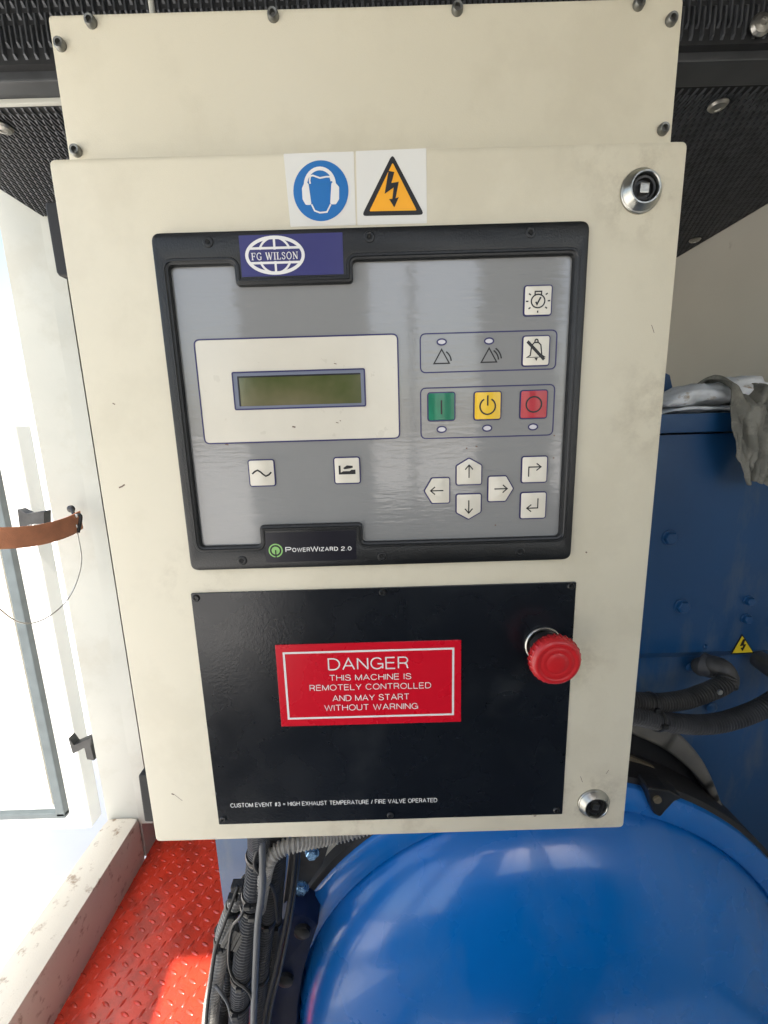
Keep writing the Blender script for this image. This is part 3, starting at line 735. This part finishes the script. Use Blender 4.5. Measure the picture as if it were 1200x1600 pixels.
for a, b in ((690, 534.5), (764, 533), (690, 671), (761, 669), (832.5, 667)):
    f = loc(a, b); e = [f(7*math.cos(t), 4.6*math.sin(t)) for t in [i*2*math.pi/24 for i in range(24)]]
    ld = plate('indicator_lamp', e, YM-.0003, YM, M['led'], cb)
    flat('outline', [stroke(e, .0010, True)], YM-.00045, M['navyline'], ld)
for (a, b, two) in ((690, 558, 0), (764, 556, 1)):
    f = loc(a, b)
    ss = [stroke([f(-12, 10), f(12, 10), f(0, -12)], .0009, True), stroke([f(u, v) for u, v in arcpx(-2, 8, 17, 19, -58, -5, 8)], .0010)]
    if two: ss.append(stroke([f(u, v) for u, v in arcpx(-2, 8, 21.5, 23.5, -56, -8, 8)], .0010))
    flat('alarm_symbol', ss, YM-.00015, M['blackprint'], mem)
# ---- logo plate on the bezel tab
lp = plate('logo_plate', rpoly(quad_px([(373, 368.5), (535, 363.5), (537, 428.5), (378.5, 433)], YB), .0004, 2), YB-.0004, YB, M['logoblue'], cb)
c0 = P2(430, 399.5, YB); g1 = (P2(440, 399.24, YB)[0]-c0[0])/10
g2 = (P2(430, 389.5, YB)[1]-c0[1])/10
def G(u, v): return (c0[0]+u*g1, c0[1]-v*g2-u*g1*-.0)
ss = [stroke([G(44*math.cos(t), 28*math.sin(t)) for t in [i*2*math.pi/48 for i in range(48)]], .0021, True)]
for s_ in (1, -1):
    ss.append(stroke([G(-39, 11.5*s_), G(39, 11.5*s_)], .0015))
    ss.append(stroke([G(0, 9*s_), G(0, 28*s_)], .0015))
    for q_ in (1, -1):
        ss.append(stroke([G(q_*25*math.cos(t), s_*28*math.sin(t)) for t in [R(20+70*i/8) for i in range(9)]], .0014))
flat('globe_emblem', ss, YB-.0006, M['whiteprint'], lp)
# serif lettering, stroke by stroke
def serif_word(word, x0, x1, zb, zh):
    T = .20; t = .09; S_ = []
    def bar(a, b, w): S_.append((a, b, w))
    GL = {'F': (.62, [((.15, 0), (.15, 1), T), ((.0, .96), (.58, .96), t), ((.15, .52), (.45, .52), t), ((0, .04), (.32, .04), t), ((.56, .98), (.56, .76), t), ((.44, .64), (.44, .40), t)]),
          'W': (1.05, [((.10, 1), (.33, 0), T), ((.33, 0), (.53, .95), t), ((.48, 1), (.72, 0), T), ((.72, 0), (.95, 1), t), ((0, .97), (.24, .97), t), ((.82, .97), (1.05, .97), t)]),
          'I': (.32, [((.16, 0), (.16, 1), T), ((0, .96), (.32, .96), t), ((0, .04), (.32, .04), t)]),
          'L': (.60, [((.15, 0), (.15, 1), T), ((0, .96), (.32, .96), t), ((0, .04), (.56, .04), t), ((.55, .0), (.55, .26), t)]),
          'N': (.78, [((.14, 0), (.14, 1), t), ((.12, .97), (.64, .03), T), ((.64, 0), (.64, 1), t), ((0, .96), (.2, .96), t), ((.02, .04), (.27, .04), t), ((.5, .96), (.78, .96), t)]),
          ' ': (.30, [])}
    adv = 0; items = []
    for ch in word:
        if ch in GL:
            wd, bars = GL[ch]; items += [([(adv+a[0], a[1]), (adv+b[0], b[1])], w, False) for a, b, w in bars]
        elif ch in 'GOS':
            if ch == 'O': wd = .78; items.append(([(adv+.39+.31*math.cos(2*math.pi*i/20), .5+.47*math.sin(2*math.pi*i/20)) for i in range(20)], .14, True))
            if ch == 'G':
                wd = .76; items.append(([(adv+.40+.32*math.cos(R(45+255*i/16)), .5+.47*math.sin(R(45+255*i/16))) for i in range(17)], .14, False))
                items += [([(adv+.62, .05), (adv+.62, .42)], T*.8, False), ([(adv+.44, .42), (adv+.74, .42)], t, False), ([(adv+.63, .97), (adv+.63, .72)], t, False)]
            if ch == 'S':
                wd = .56
                pts = [(.46, .72), (.44, .88), (.28, .96), (.12, .88), (.09, .73), (.20, .60), (.38, .47), (.48, .32), (.44, .12), (.27, .04), (.12, .10), (.07, .28)]
                items.append(([(adv+a, b) for a, b in pts], .13, False))
        adv += wd+.10
    k = (x1-x0)/(adv-.10); kz = zh
    out = []
    for pts, w, cl in items:
        out.append(stroke([(x0+a*k, zb+b*kz) for a, b in pts], w*zh*.85, cl))
    return out
a = G(-37, 6.8); b = G(36, 6.8)
flat('lettering', serif_word('FG WILSON', a[0], b[0], a[1], g2*11.5), YB-.0006, M['whiteprint'], lp)
# ---- nameplate on the lower tab
np_ = plate('model_nameplate', rpoly(quad_px([(414, 833), (556, 828), (557, 874), (416, 879)], YB), .0004, 2), YB-.0003, YB, M['tagnavy'], cb)
f = None
def NPt(a, b): return P2(a, b, YB)
c1 = NPt(431, 860); k1 = (NPt(441, 860)[0]-c1[0])/10
flat('power_icon', [stroke([(c1[0]+10*k1*math.cos(t), c1[1]+10*k1*math.sin(t)) for t in [i*2*math.pi/32 for i in range(32)]], .0010, True),
     filled([(c1[0]+6.4*k1*math.cos(t), c1[1]+6.4*k1*math.sin(t)) for t in [i*2*math.pi/24 for i in range(24)]])], YB-.0005, M['lightgreen'], np_)
flat('icon_bar', [stroke([(c1[0], c1[1]+1*k1), (c1[0], c1[1]-11*k1)], .0010)], YB-.0007, M['blackprint'], np_)
seg = [('P', 446.5, 456, 7.8), ('OWER', 457, 485, 6.2), ('W', 485.5, 498, 7.8), ('IZARD', 499, 528.5, 6.2), ('2.0', 533, 549.5, 6.2)]
def bl(x): return 862.3-(x-446)*.028
flat('lettering', sum([mono_px(s, (a+.6, bl(a)), (b-.6, bl(b)), h, YB, w=.20, gap=.36) for s, a, b, h in seg], []), YB-.0005, M['whiteprint'], np_)
# ---- black lower plate
kx0, kx1, kz0, kz1 = rect_px([(297, 927), (900, 908), (877, 1270), (345, 1286)])
bp = plate('lower_plate', rpoly(rc(kx0, kx1, kz0, kz1), .0010, 3), YD-.0015, YD+.0001, M['plate'], cb, bev=.0003)
YP = YD-.0015
pprof = [(.0003, .0006), (.0009, .0006), (.0012, .0012), (.0022, .0013), (.0030, .0004), (.0031, -.0002)][::-1]
src = None
for a, b in ((306.5, 934.5), (598, 925.5), (892, 916), (869.5, 1265.5), (610, 1273.5), (349, 1280)):
    x, z = P2(a, b, YP)
    if src is None: src = lathe('plate_screw', pprof, (x, YP, z), M['bezel'], bp, n=16)
    else: inst(src, 'plate_screw', (x, ORG[src.name].y, z), bp)
# danger sign
dg = plate('danger_sign', rpoly(quad_px([(430, 1007.5), (720.5, 999.5), (720, 1127), (440, 1134.5)], YP), .0003, 2), YP-.0006, YP, M['signred'], cb, bev=.0001)
yt = YP-.0008
bo = quad_px([(443.5, 1020), (708, 1012.5), (707.5, 1115), (451.5, 1122)], YP)
if area(bo) < 0: bo = bo[::-1]
flat('white_border', [stroke(bo, .0017, True)], yt, M['whiteprint'], dg)
lines = [('DANGER', (514, 1046.5), (638, 1043.5), 20), ('THIS MACHINE IS', (515.5, 1063), (642, 1060), 9.6), ('REMOTELY CONTROLLED', (485, 1078.5), (673, 1074), 9.6),
         ('AND MAY START', (520.5, 1094.5), (639, 1091.5), 9.8), ('WITHOUT WARNING', (508, 1109.5), (652.5, 1106), 9.8)]
flat('lettering', sum([mono_px(s, a, b, h+.6, YP, w=(.115 if s == 'DANGER' else .125)) for s, a, b, h in lines], []), yt, M['whiteprint'], dg)
flat('printed_line', mono_px('CUSTOM EVENT #3 =', (361, 1261.5), (446, 1259), 7.6, YP, w=.15, gap=.28)+mono_px('HIGH EXHAUST TEMPERATURE / FIRE VALVE OPERATED', (450.5, 1258.8), (682.5, 1252.3), 7.6, YP, w=.15, gap=.28), YP-.0002, M['whiteprint'], bp)
# emergency stop
ex, ez = P2(848, 1006, YP)
es = lathe('emergency_stop', [(.004, 0), (.0146, 0), (.0152, .0008), (.0151, .0020), (.0143, .0028), (.0137, .0026), (.0132, .0012)], (ex, YP, ez), M['chrome'], cb, n=40)
lathe('stem', [(.0120, .003), (.0120, .011), (.0105, .014), (.0098, .018), (.004, .018)], (ex, YP, ez), M['black'], es, n=36)
kn = lathe('push_button', [(.006, .0165), (.0165, .0175), (.0187, .0200), (.0192, .0230), (.0188, .0262), (.0172, .0288), (.0150, .0296), (.0138, .0291), (.0130, .0287), (.0118, .0292), (.0095, .0297), (.0088, .0294), (.0080, .0294), (.0074, .0298), (.0040, .0302), (.0003, .0303)], (ex, YP, ez), M['estop'], es, n=56, auto=R(60))
mb = MB()
for i in range(28):
    t = 2*math.pi*i/28; c, s = math.cos(t), math.sin(t)
    def q_(r, w_, y): return (ex+c*r-s*w_, YP-y, ez+s*r+c*w_)
    mb.add([q_(.0186, -.0008, .0195), q_(.0186, .0008, .0195), q_(.0198, .0004, .021), q_(.0198, -.0004, .021), q_(.0186, -.0008, .0265), q_(.0186, .0008, .0265), q_(.0197, .0004, .025), q_(.0197, -.0004, .025)],
           [(0, 1, 2, 3), (3, 2, 6, 7), (7, 6, 5, 4), (0, 3, 7, 4), (1, 5, 6, 2)])
mb.mk('grip_rib', M['estop'], es)
# scuffs on the door
marks = []
for pts, w_ in (([(186, 762), (191, 760), (195, 757)], .0011), ([(268, 1240), (272, 1241.5)], .0012), ([(272, 1241), (285, 1251)], .0004), ([(1018, 508), (1022, 520)], .0004),
                ([(907, 1213), (910, 1222)], .0004), ([(947, 1209), (951, 1203)], .0004), ([(176, 630), (180, 632)], .0008), ([(834, 1275), (838, 1274.5)], .0010), ([(915, 862), (917, 864)], .0010)):
    marks.append(stroke(pxpoly(pts), w_))
for m_ in marks: flat('scuff_mark', [m_], YD-.0001, M['mark'], cb)
marks = [stroke([P2(a, b, YM), P2(a+d, b+1, YM)], .0010) for a, b, d in ((457, 666.5, 5),)]
marks += [stroke([P2(a, b, YM), P2(a+d, b+1, YM)], .0005) for a, b, d in ((525, 660, 4), (531, 657, 2), (522, 568, 4))]
for m_ in marks: flat('dirt_spot', [m_], YM-.00065, M['mark'], ds)
marks = [stroke([P2(a, b, YM), P2(a+d, b+1, YM)], .0010) for a, b, d in ((743, 697, 3), (728, 700, 2), (865, 680, 2), (864, 715, 2), (773, 820, 2), (352, 694, 5))]
for m_ in marks: flat('dirt_spot', [m_], YM-.0001, M['mark'], mem)

# ================================================================= BLUE TERMINAL BOX (right)
YT = .62
tb = empty('terminal_box', (.45, YT, H-.5), 'dark blue steel terminal housing with bolts behind the cabinet', 'generator housing')
ztop = H+.0145
zcr = on(1, 1100, 1022, YT).z
pf = [(ztop-.03, YT), (zcr+.004, YT), (zcr-.012, YT+.014), (0.02, YT+.014)]
V = []; F = []
for z, y in pf: V += [(.02, y, z), (.80, y, z)]
for i in range(3): F.append((2*i, 2*i+2, 2*i+3, 2*i+1))
n0 = len(V); V += [(.02, YT+.25, ztop-.03), (.80, YT+.25, ztop-.03), (.02, YT+.25, .02), (.80, YT+.25, .02)]
F += [(0, 1, n0+1, n0), (0, n0, n0+2, 6), (0, 6, 4, 2), (1, 3, 5, 7), (1, 7, n0+3, n0+1)]
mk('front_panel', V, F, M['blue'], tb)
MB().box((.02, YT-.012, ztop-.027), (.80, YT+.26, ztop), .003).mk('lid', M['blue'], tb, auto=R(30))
for pts in ([(1041, 583), (1047, 586), (1052, 610), (1053, 650), (1030, 650), (1030, 585)],):
    plate('lifting_bracket', rpoly([P2(a, b, YT+.10) for a, b in pts], .003, 3), YT+.10, YT+.11, M['blue'], tb, bev=.001)
def hexbolt(name, p, r, mat, parent, axis=(0, -1, 0), wash=True):
    V, F = lathe_mesh([(r*1.0, -.0005), (r*1.0, .0018), (r*.95, .0022)], p, axis, 24)
    V2, F2 = lathe_mesh([(r*.80, .002), (r*.80, .0065), (r*.68, .0078), (r*.1, .0080)], p, axis, 6)
    m_ = MB().add(V, F).add(V2, F2); return m_.mk(name, mat, parent, auto=R(25))
for a, b, r in ((1046, 840, .0125), (1065, 947, .0125), (1169, 938, .0085), (1165, 966, .0085)):
    hexbolt('bolt', on(1, a, b, YT), r, M['blue'], tb)
for a, b, r in ((1102, 1010, .004), (1079, 1043, .008), (1112, 1106, .009)):
    lathe('rivet', [(r, 0), (r, .001), (r*.7, .003), (r*.1, .0035)], on(1, a, b, YT+(.01 if b > 1030 else 0)), M['blue'], tb, n=16)
wt = plate('warning_sticker', rpoly([P2(a, b, YT) for a, b in ((1159, 990), (1177.5, 1020), (1141, 1022))], .0008, 3), YT-.0008, YT, M['blackprint'], tb)
flat('yellow_triangle', [filled(rpoly([P2(a, b, YT) for a, b in ((1159, 993), (1175.5, 1018.5), (1143.5, 1020))], .0006, 3))], YT-.0011, M['stickyellow'], wt)
bb = [(1160, 998), (1164, 998), (1161, 1006), (1165, 1006), (1159, 1017), (1156, 1012), (1159, 1011), (1160, 1008), (1155, 1009)]
flat('lightning_bolt', [filled([P2(a, b, YT) for a, b in bb])], YT-.0014, M['blackprint'], wt)
# intake arch on the lower face
oc = [(930, 1112), (975, 1116), (1022, 1132), (1063, 1150), (1094, 1182), (1116, 1222), (1133, 1272), (1140, 1330)]
ic = [(930, 1128), (975, 1142), (991, 1150), (1038, 1172), (1079, 1204), (1107, 1238), (1126, 1272), (1133, 1330)]
oc = [on(1, a, b, YT-.03) for a, b in oc]; ic = [on(1, a, b, YT-.03) for a, b in ic]
oc = spline(oc, .01); ic = spline(ic, .01); n_ = 50
def resample(p, n): return [p[int(i*(len(p)-1)/(n-1))] for i in range(n)]
oc = resample(oc, n_); ic = resample(ic, n_); V = []; F = []
for o_, i_ in zip(oc, ic):
    m_ = o_.lerp(i_, .5)
    V += [o_+Vector((0, .05, 0)), o_+Vector((0, .004, 0)), o_.lerp(i_, .15), o_.lerp(i_, .85), i_+Vector((0, .004, 0)), i_+Vector((0, .05, 0))]
for i in range(n_-1):
    for k in range(5): F.append((i*6+k, (i+1)*6+k, (i+1)*6+k+1, i*6+k+1))
mk('arched_rim', V, F, M['greyrim'], tb, smooth=True)
o2 = [(p.x, p.z) for p in ic[::3]]
plate('fan_opening', o2+[(o2[0][0], o2[-1][1])], YT-.006, YT-.002, M['matblack'], tb)
bpz = [P2(a, b, YT-.028) for a, b in ((930, 1175), (983, 1182), (1020, 1198), (1050, 1222), (1064, 1240), (1064, 1300), (930, 1300))]
plate('fan_guard', rpoly(bpz, .002, 2), YT-.028, YT-.02, M['brown'], tb, bev=.001)

# ================================================================= BLUE ALTERNATOR
AX, AZ = .249, H-.984
al = empty('alternator', (AX, .7, 0), 'round glossy blue alternator body below the control cabinet', 'generator')
lathe('rear_flange', [(.30, -.09), (.4645, -.09), (.4665, -.002), (.4645, .0), (.459, .003), (.44, .0)], (AX, .55, AZ), M['black'], al, n=160)
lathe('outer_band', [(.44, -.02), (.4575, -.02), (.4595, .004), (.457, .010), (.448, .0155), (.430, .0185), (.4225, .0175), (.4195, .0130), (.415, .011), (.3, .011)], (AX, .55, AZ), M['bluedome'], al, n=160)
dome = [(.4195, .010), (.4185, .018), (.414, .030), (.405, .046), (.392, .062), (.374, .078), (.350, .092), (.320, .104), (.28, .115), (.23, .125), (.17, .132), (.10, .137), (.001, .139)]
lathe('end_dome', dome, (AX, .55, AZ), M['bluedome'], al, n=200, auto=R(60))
# dark lug on the band
lg = [(1008, 1226), (1014, 1255), (1019, 1267), (1028, 1272), (1036, 1262), (1050, 1247), (1064, 1242), (1040, 1230)]
lug = plate('lug', rpoly([P2(a, b, .53) for a, b in lg], .004, 3), .524, .55, M['darksteel'], al, bev=.002)
lathe('lug_bolt', [(.006, 0), (.006, .003), (.001, .004)], on(1, 1026, 1248, .524), M['brown'], lug, n=16)
# left bracket plate with zinc bolts
bk = [(456, 1300), (520, 1300), (505, 1350), (470, 1398), (455, 1440), (438, 1440)]
br = plate('mounting_bracket', rpoly([P2(a, b, .53) for a, b in bk], .003, 3), .53, .545, M['darksteel'], al, bev=.0015)
hexbolt('bolt', on(1, 488, 1331, .53), .011, M['zincblue'], br)
hexbolt('bolt', on(1, 471, 1386, .53), .012, M['zincblue'], br)
# pale casting and blue base box behind
pc = plate('bearing_cover', rpoly([P2(a, b, .58) for a, b in ((497, 1290), (700, 1290), (640, 1345), (545, 1345), (470, 1440), (450, 1440))], .004, 3), .575, .60, M['cream_wall'], al, bev=.003)
bb_ = empty('support_box', (-.15, .62, 0), 'blue sheet steel support box left of the cable conduits', 'support')
q = on(1, 336, 1314, .60)
MB().box((q.x, .60, .0), (.05, .85, H-.46), .003).mk('side_panel', M['blue'], bb_, auto=R(30))
# loose lower hardware beside the dome
for a, b, yy in ((473, 1452, .505), (447, 1527, .505)):
    lathe('stud', [(.012, 0), (.012, .006), (.008, .008), (.001, .009)], on(1, a, b, yy), M['darksteel'], al, n=18)

ft = [(430, 1446), (452, 1428), (478, 1432), (497, 1446), (486, 1478), (474, 1520), (466, 1570), (462, 1640), (400, 1640), (412, 1540)]
plate('mounting_foot', rpoly([P2(a, b, .505) for a, b in ft], .004, 3), .505, .545, M['footblue'], al, bev=.004, auto=R(40))
# ================================================================= CONDUITS
def pp(lst): return [on(1, a, b, y) for a, b, y in lst]
def ties(path_pts, ts, r, parent, w_=.003):
    path = spline(path_pts, .004)
    for t in ts:
        i = int(t*(len(path)-1)); p = path[i]; d = (path[min(i+2, len(path)-1)]-path[max(i-2, 0)]).normalized()
        V, F = lathe_mesh([(r*.8, -w_), (r*1.06, -w_), (r*1.10, 0), (r*1.06, w_), (r*.8, w_)], p, d, 20)
        side = d.cross(Vector((0, 1, 0))).normalized()
        hp_ = p+Vector((0, -r*1.08, 0))+side*random.uniform(-.3, .3)*r
        m_ = MB().add(V, F).box(hp_-Vector((.004, .003, .003)), hp_+Vector((.004, .001, .003)), .0008)
        m_.mk('cable_tie', M['tie'], parent, smooth=False)
cA = pp([(388, 1378, .46), (368, 1410, .455), (352, 1450, .45), (345, 1490, .445), (338, 1530, .44), (330, 1580, .435), (326, 1640, .43), (324, 1760, .43)])
A_ = corr('conduit', cA, .0112, M['conduitgrey']); tag(A_, 'dusty pale corrugated conduit, leftmost of the bundle below the cabinet', 'conduit', 'corrugated conduits below the cabinet')
ties(cA, (.10, .22, .62), .0112, A_)
cB = pp([(404, 1270, .40), (405, 1315, .425), (402, 1350, .43), (396, 1400, .43), (390, 1440, .43), (382, 1490, .43), (377, 1540, .43), (373, 1600, .43), (370, 1760, .43)])
B_ = corr('conduit', cB, .0138, M['conduit']); tag(B_, 'thick black ribbed conduit running straight down in the bundle', 'conduit', 'corrugated conduits below the cabinet')
ties(cB, (.17, .275, .30, .50, .60), .0142, B_)
cC = pp([(432, 1270, .44), (430, 1330, .45), (424, 1390, .455), (416, 1450, .46), (408, 1510, .46), (402, 1600, .46), (398, 1760, .46)])
C_ = corr('conduit', cC, .0115, M['conduit']); tag(C_, 'black ribbed conduit right behind the thick one in the bundle', 'conduit', 'corrugated conduits below the cabinet')
ties(cC, (.32, .5), .0118, C_)
cA2 = pp([(346, 1450, .47), (356, 1500, .468), (358, 1540, .465), (350, 1570, .46), (346, 1610, .46), (350, 1760, .46)])
o = corr('conduit', cA2, .0100, M['conduitdusty']); tag(o, 'short dusty conduit squeezed between the two left conduits', 'conduit', 'corrugated conduits below the cabinet')
cD = pp([(600, 1283, .46), (555, 1298, .455), (520, 1307, .45), (488, 1313, .44), (460, 1319, .43), (436, 1328, .425), (420, 1345, .42), (412, 1375, .425), (404, 1420, .44)])
o = corr('conduit', cD, .0095, M['conduitgrey']); tag(o, 'grey ribbed conduit bending down from under the cabinet edge', 'conduit')
o = tube('cable', pp([(409, 1290, .41), (410, 1380, .412), (403, 1440, .413), (400, 1500, .413), (396, 1600, .413), (394, 1740, .413)]), .0042, M['cableg']); tag(o, 'straight grey cable tied along the thick black conduit', 'cable')
o = tube('cable', pp([(464, 1290, .44), (458, 1370, .44), (447, 1440, .44), (432, 1510, .44), (414, 1590, .44), (396, 1740, .44)]), .0030, M['black']); tag(o, 'thin black cable curving down left of the blue dome', 'cable', 'pair of thin black cables')
o = tube('cable', pp([(470, 1290, .445), (463, 1370, .445), (453, 1440, .445), (438, 1515, .445), (421, 1590, .445), (402, 1740, .445)]), .0026, M['tie']); tag(o, 'thinner black cable, the one nearer the blue dome', 'cable', 'pair of thin black cables')
o = tube('cable', pp([(372, 1385, .44), (352, 1440, .432), (338, 1480, .428), (330, 1530, .425), (322, 1600, .42), (318, 1740, .42)]), .0022, M['black']); tag(o, 'thin black wire on the left side of the pale conduit', 'cable')
o = tube('cable', pp([(336, 1540, .425), (346, 1552, .42), (356, 1568, .42), (362, 1590, .42), (372, 1604, .42)]), .0020, M['cableg']); tag(o, 'short loose grey wire between the lower conduits', 'cable')
cH = pp([(440, 1290, .47), (438, 1340, .475), (434, 1400, .48), (428, 1470, .48), (420, 1540, .48), (416, 1600, .48), (412, 1760, .48)])
o = corr('conduit', cH, .0085, M['conduitdusty'], pitch=.004); tag(o, 'slim ribbed conduit at the right rear of the bundle', 'conduit', 'corrugated conduits below the cabinet')
ties(cH, (.3, .55), .0088, o)
o = tube('cable', pp([(418, 1290, .42), (402, 1330, .412), (398, 1352, .41), (412, 1372, .418), (428, 1392, .43), (434, 1440, .445)]), .0022, M['black']); tag(o, 'thin black cable crossing over the top of the conduit bundle', 'cable')
o = tube('cable', pp([(386, 1400, .425), (378, 1430, .412), (362, 1450, .414), (357, 1500, .418), (366, 1530, .415), (388, 1548, .410), (398, 1575, .416)]), .0018, M['tie']); tag(o, 'thin dark wire looping between the pale and the black conduit', 'cable')
cn = empty('cable_connector', on(1, 374, 1388, .45), 'dark connector clips at the top of the pale conduit', 'connector')
for (a, b, y, s_) in ((372, 1384, .445, .008), (386, 1392, .440, .007), (364, 1402, .44, .006), (380, 1405, .43, .006)):
    p = on(1, a, b, y); MB().box(p-Vector((s_, s_*.7, s_*.6)), p+Vector((s_, s_*.7, s_*.6)), .0015).mk('clip', M['black'], cn)
pl_ = tag(empty('cable_plug', on(1, 366, 1462, .43), 'ribbed grey plug held between the conduits', 'plug'))
p = on(1, 366, 1462, .425)
for k in range(4):
    m_ = MB().box((-.0026, -.006, -.016), (.0026, .004, .016), .001); rot = Matrix.Rotation(R(28), 3, 'Y')
    m_.V = [rot @ (v+Vector((-.008+.0055*k, -.001*(k % 2), .002*(k % 2)))) + p for v in m_.V]
    m_.mk('plug_rib', M['conduitdusty'], pl_)
# right hand conduits
cE = pp([(930, 1090, .52), (985, 1095, .53), (1030, 1098, .54), (1070, 1093, .55), (1098, 1084, .555), (1118, 1076, .56), (1132, 1068, .565), (1135, 1058, .57)])
E_ = corr('conduit', cE, .0135, M['conduitdusty']); tag(E_, 'upper ribbed conduit with the right-angle elbow on blue housing', 'conduit')
E2 = pp([(1134, 1070, .568), (1136, 1058, .575), (1130, 1046, .582), (1118, 1040, .59), (1104, 1041, .606), (1096, 1042, .622)])
tube('elbow', E2, .0150, M['conduitdusty'], E_, step=.004, n=20)
V, F = lathe_mesh([(.011, -.004), (.0172, -.004), (.0180, .0), (.0180, .012), (.0165, .014)], on(1, 1112, 1042, .597), (-.55, .8, 0), 20)
mk('elbow_nut', V, F, M['conduit'], E_, auto=R(30))
lathe('elbow_screw', [(.004, 0), (.004, .002), (.001, .0025)], on(1, 1124, 1081, .540), M['zinc'], E_, n=12)
ties(cE, (.42,), .0138, E_)
cG = pp([(930, 1108, .51), (985, 1116, .52), (1030, 1126, .53), (1080, 1132, .54), (1120, 1130, .545), (1160, 1119, .55), (1200, 1101, .555), (1260, 1060, .56), (1320, 1020, .565)])
o = corr('conduit', cG, .0140, M['conduit']); tag(o, 'lower ribbed conduit sweeping right under the elbow', 'conduit')
ties(cG, (.26,), .0143, o)
gl = lathe('conduit_gland', [(.010, -.02), (.014, -.02), (.016, .0), (.016, .015), (.012, .02), (.003, .021)], on(1, 1202, 1040, .60), M['conduit'], None, n=20)
tag(gl, 'dark cable gland at the right edge beside the warning triangle', 'gland')

# ================================================================= RAGS
def blob(name, fn, nu, nv, mat, parent=None):
    V = [fn(i/nu, j/nv) for j in range(nv+1) for i in range(nu+1)]; F = []
    for j in range(nv):
        for i in range(nu):
            a = j*(nu+1)+i; F.append((a, a+1, a+nu+2, a+nu+1))
    return mk(name, V, F, mat, parent, smooth=True)
def cloth_layer(x0, x1, y0, y1, z0, h0, h1, seed):
    """closed pillow like fold of cloth"""
    nu, nv = 60, 26; V = []; F = []
    for j in range(nv):
        th = 2*math.pi*j/nv
        for i in range(nu+1):
            u = i/nu; x = x0+(x1-x0)*u
            hh = (h0+(h1-h0)*u)*(1-.9*(abs(2*u-1)**7)); 
            c, s = math.cos(th), math.sin(th)
            cy = (y0+y1)/2; ry = (y1-y0)/2*(1-.25*abs(2*u-1)**4)
            sx = abs(c)**.6*(1 if c > 0 else -1); sz = abs(s)**.8*(1 if s > 0 else -1)
            p = Vector((x, cy+ry*sx, z0+hh/2+hh/2*sz))
            nn = noise.noise(Vector((x*24+seed, p.y*30, p.z*90)))*.0065-abs(noise.noise(Vector((x*40+seed+p.z*60, p.y*60, p.z*150))))*.0075+noise.noise(Vector((x*160+seed, p.y*90, p.z*200)))*.0010
            p += Vector((nn*.4, nn*c*1.2, max(nn*s, -hh*.2)))
            if p.z < z0: p.z = z0
            V.append(p)
    for j in range(nv):
        for i in range(nu):
            a = j*(nu+1)+i; b = ((j+1) % nv)*(nu+1)+i; F.append((a, a+1, b+1, b))
    n = nu+1
    F.append(tuple(j*n for j in range(nv))[::-1]); F.append(tuple(j*n+nu for j in range(nv)))
    return V, F
xw0 = on(1, 1046, 625, .62).x; xw1 = on(1, 1172, 625, .62).x
V, F = cloth_layer(xw0+.003, xw1+.05, .615, .73, ztop+.0003, .012, .015, 1.3)
V2, F2 = cloth_layer(xw0, xw1+.05, .612, .72, ztop+.0105, .021, .052, 5.1)
rw = MB().add(V, F).add(V2, F2).mk('rag', M['ragwhite'], None, smooth=True)
tag(rw, 'white folded cloth lying on top of the blue housing', 'rag')
def rag2(u, v):
    # v 0..1 from the lid over the edge and down; u across
    wd = (.036+.014*min(1, v/.3)) if v < .45 else .050*(1-((v-.45)/.55)**1.5*.76)
    xc = .536+.0*v-.012*max(0, v-.3)
    x = xc+(u-.5)*2*wd
    fold = math.sin(u*13+v*4)*.008+math.sin(u*29+2-v*7)*.0030
    fold += noise.noise(Vector((u*3.2, v*2, 3)))*.022+abs(noise.noise(Vector((u*7+v*2.5, v*2.2, 8))))*.022-abs(noise.noise(Vector((u*13-v*4, v*5, 5))))*.008+noise.noise(Vector((u*30, v*30, 5)))*.0009
    if v < .30:
        t = v/.30; y = .71-.115*t; z = ztop+.018+.010*math.sin(t*3.1)+fold*.8
    elif v < .40:
        t = (v-.30)/.10; y = .595-.010*math.sin(t*1.57); z = ztop+.018-.010*t+fold*(.8-.6*t); y += fold*.5*t
    else:
        t = (v-.40)/.60; y = .585+fold*.9*(1-.5*t)-.004; z = ztop+.008-.104*t-.010*abs(u-.45)+fold*.2
    return Vector((x, min(y, .604 if v > .42 else 2), max(z, ztop+.002) if v < .33 else z))
rg = blob('rag', rag2, 90, 110, M['raggrey'])
md = rg.modifiers.new('solid', 'SOLIDIFY'); md.thickness = .0022; md.offset = -1
tag(rg, 'crumpled grey dirty rag hanging over the blue housing edge', 'rag')
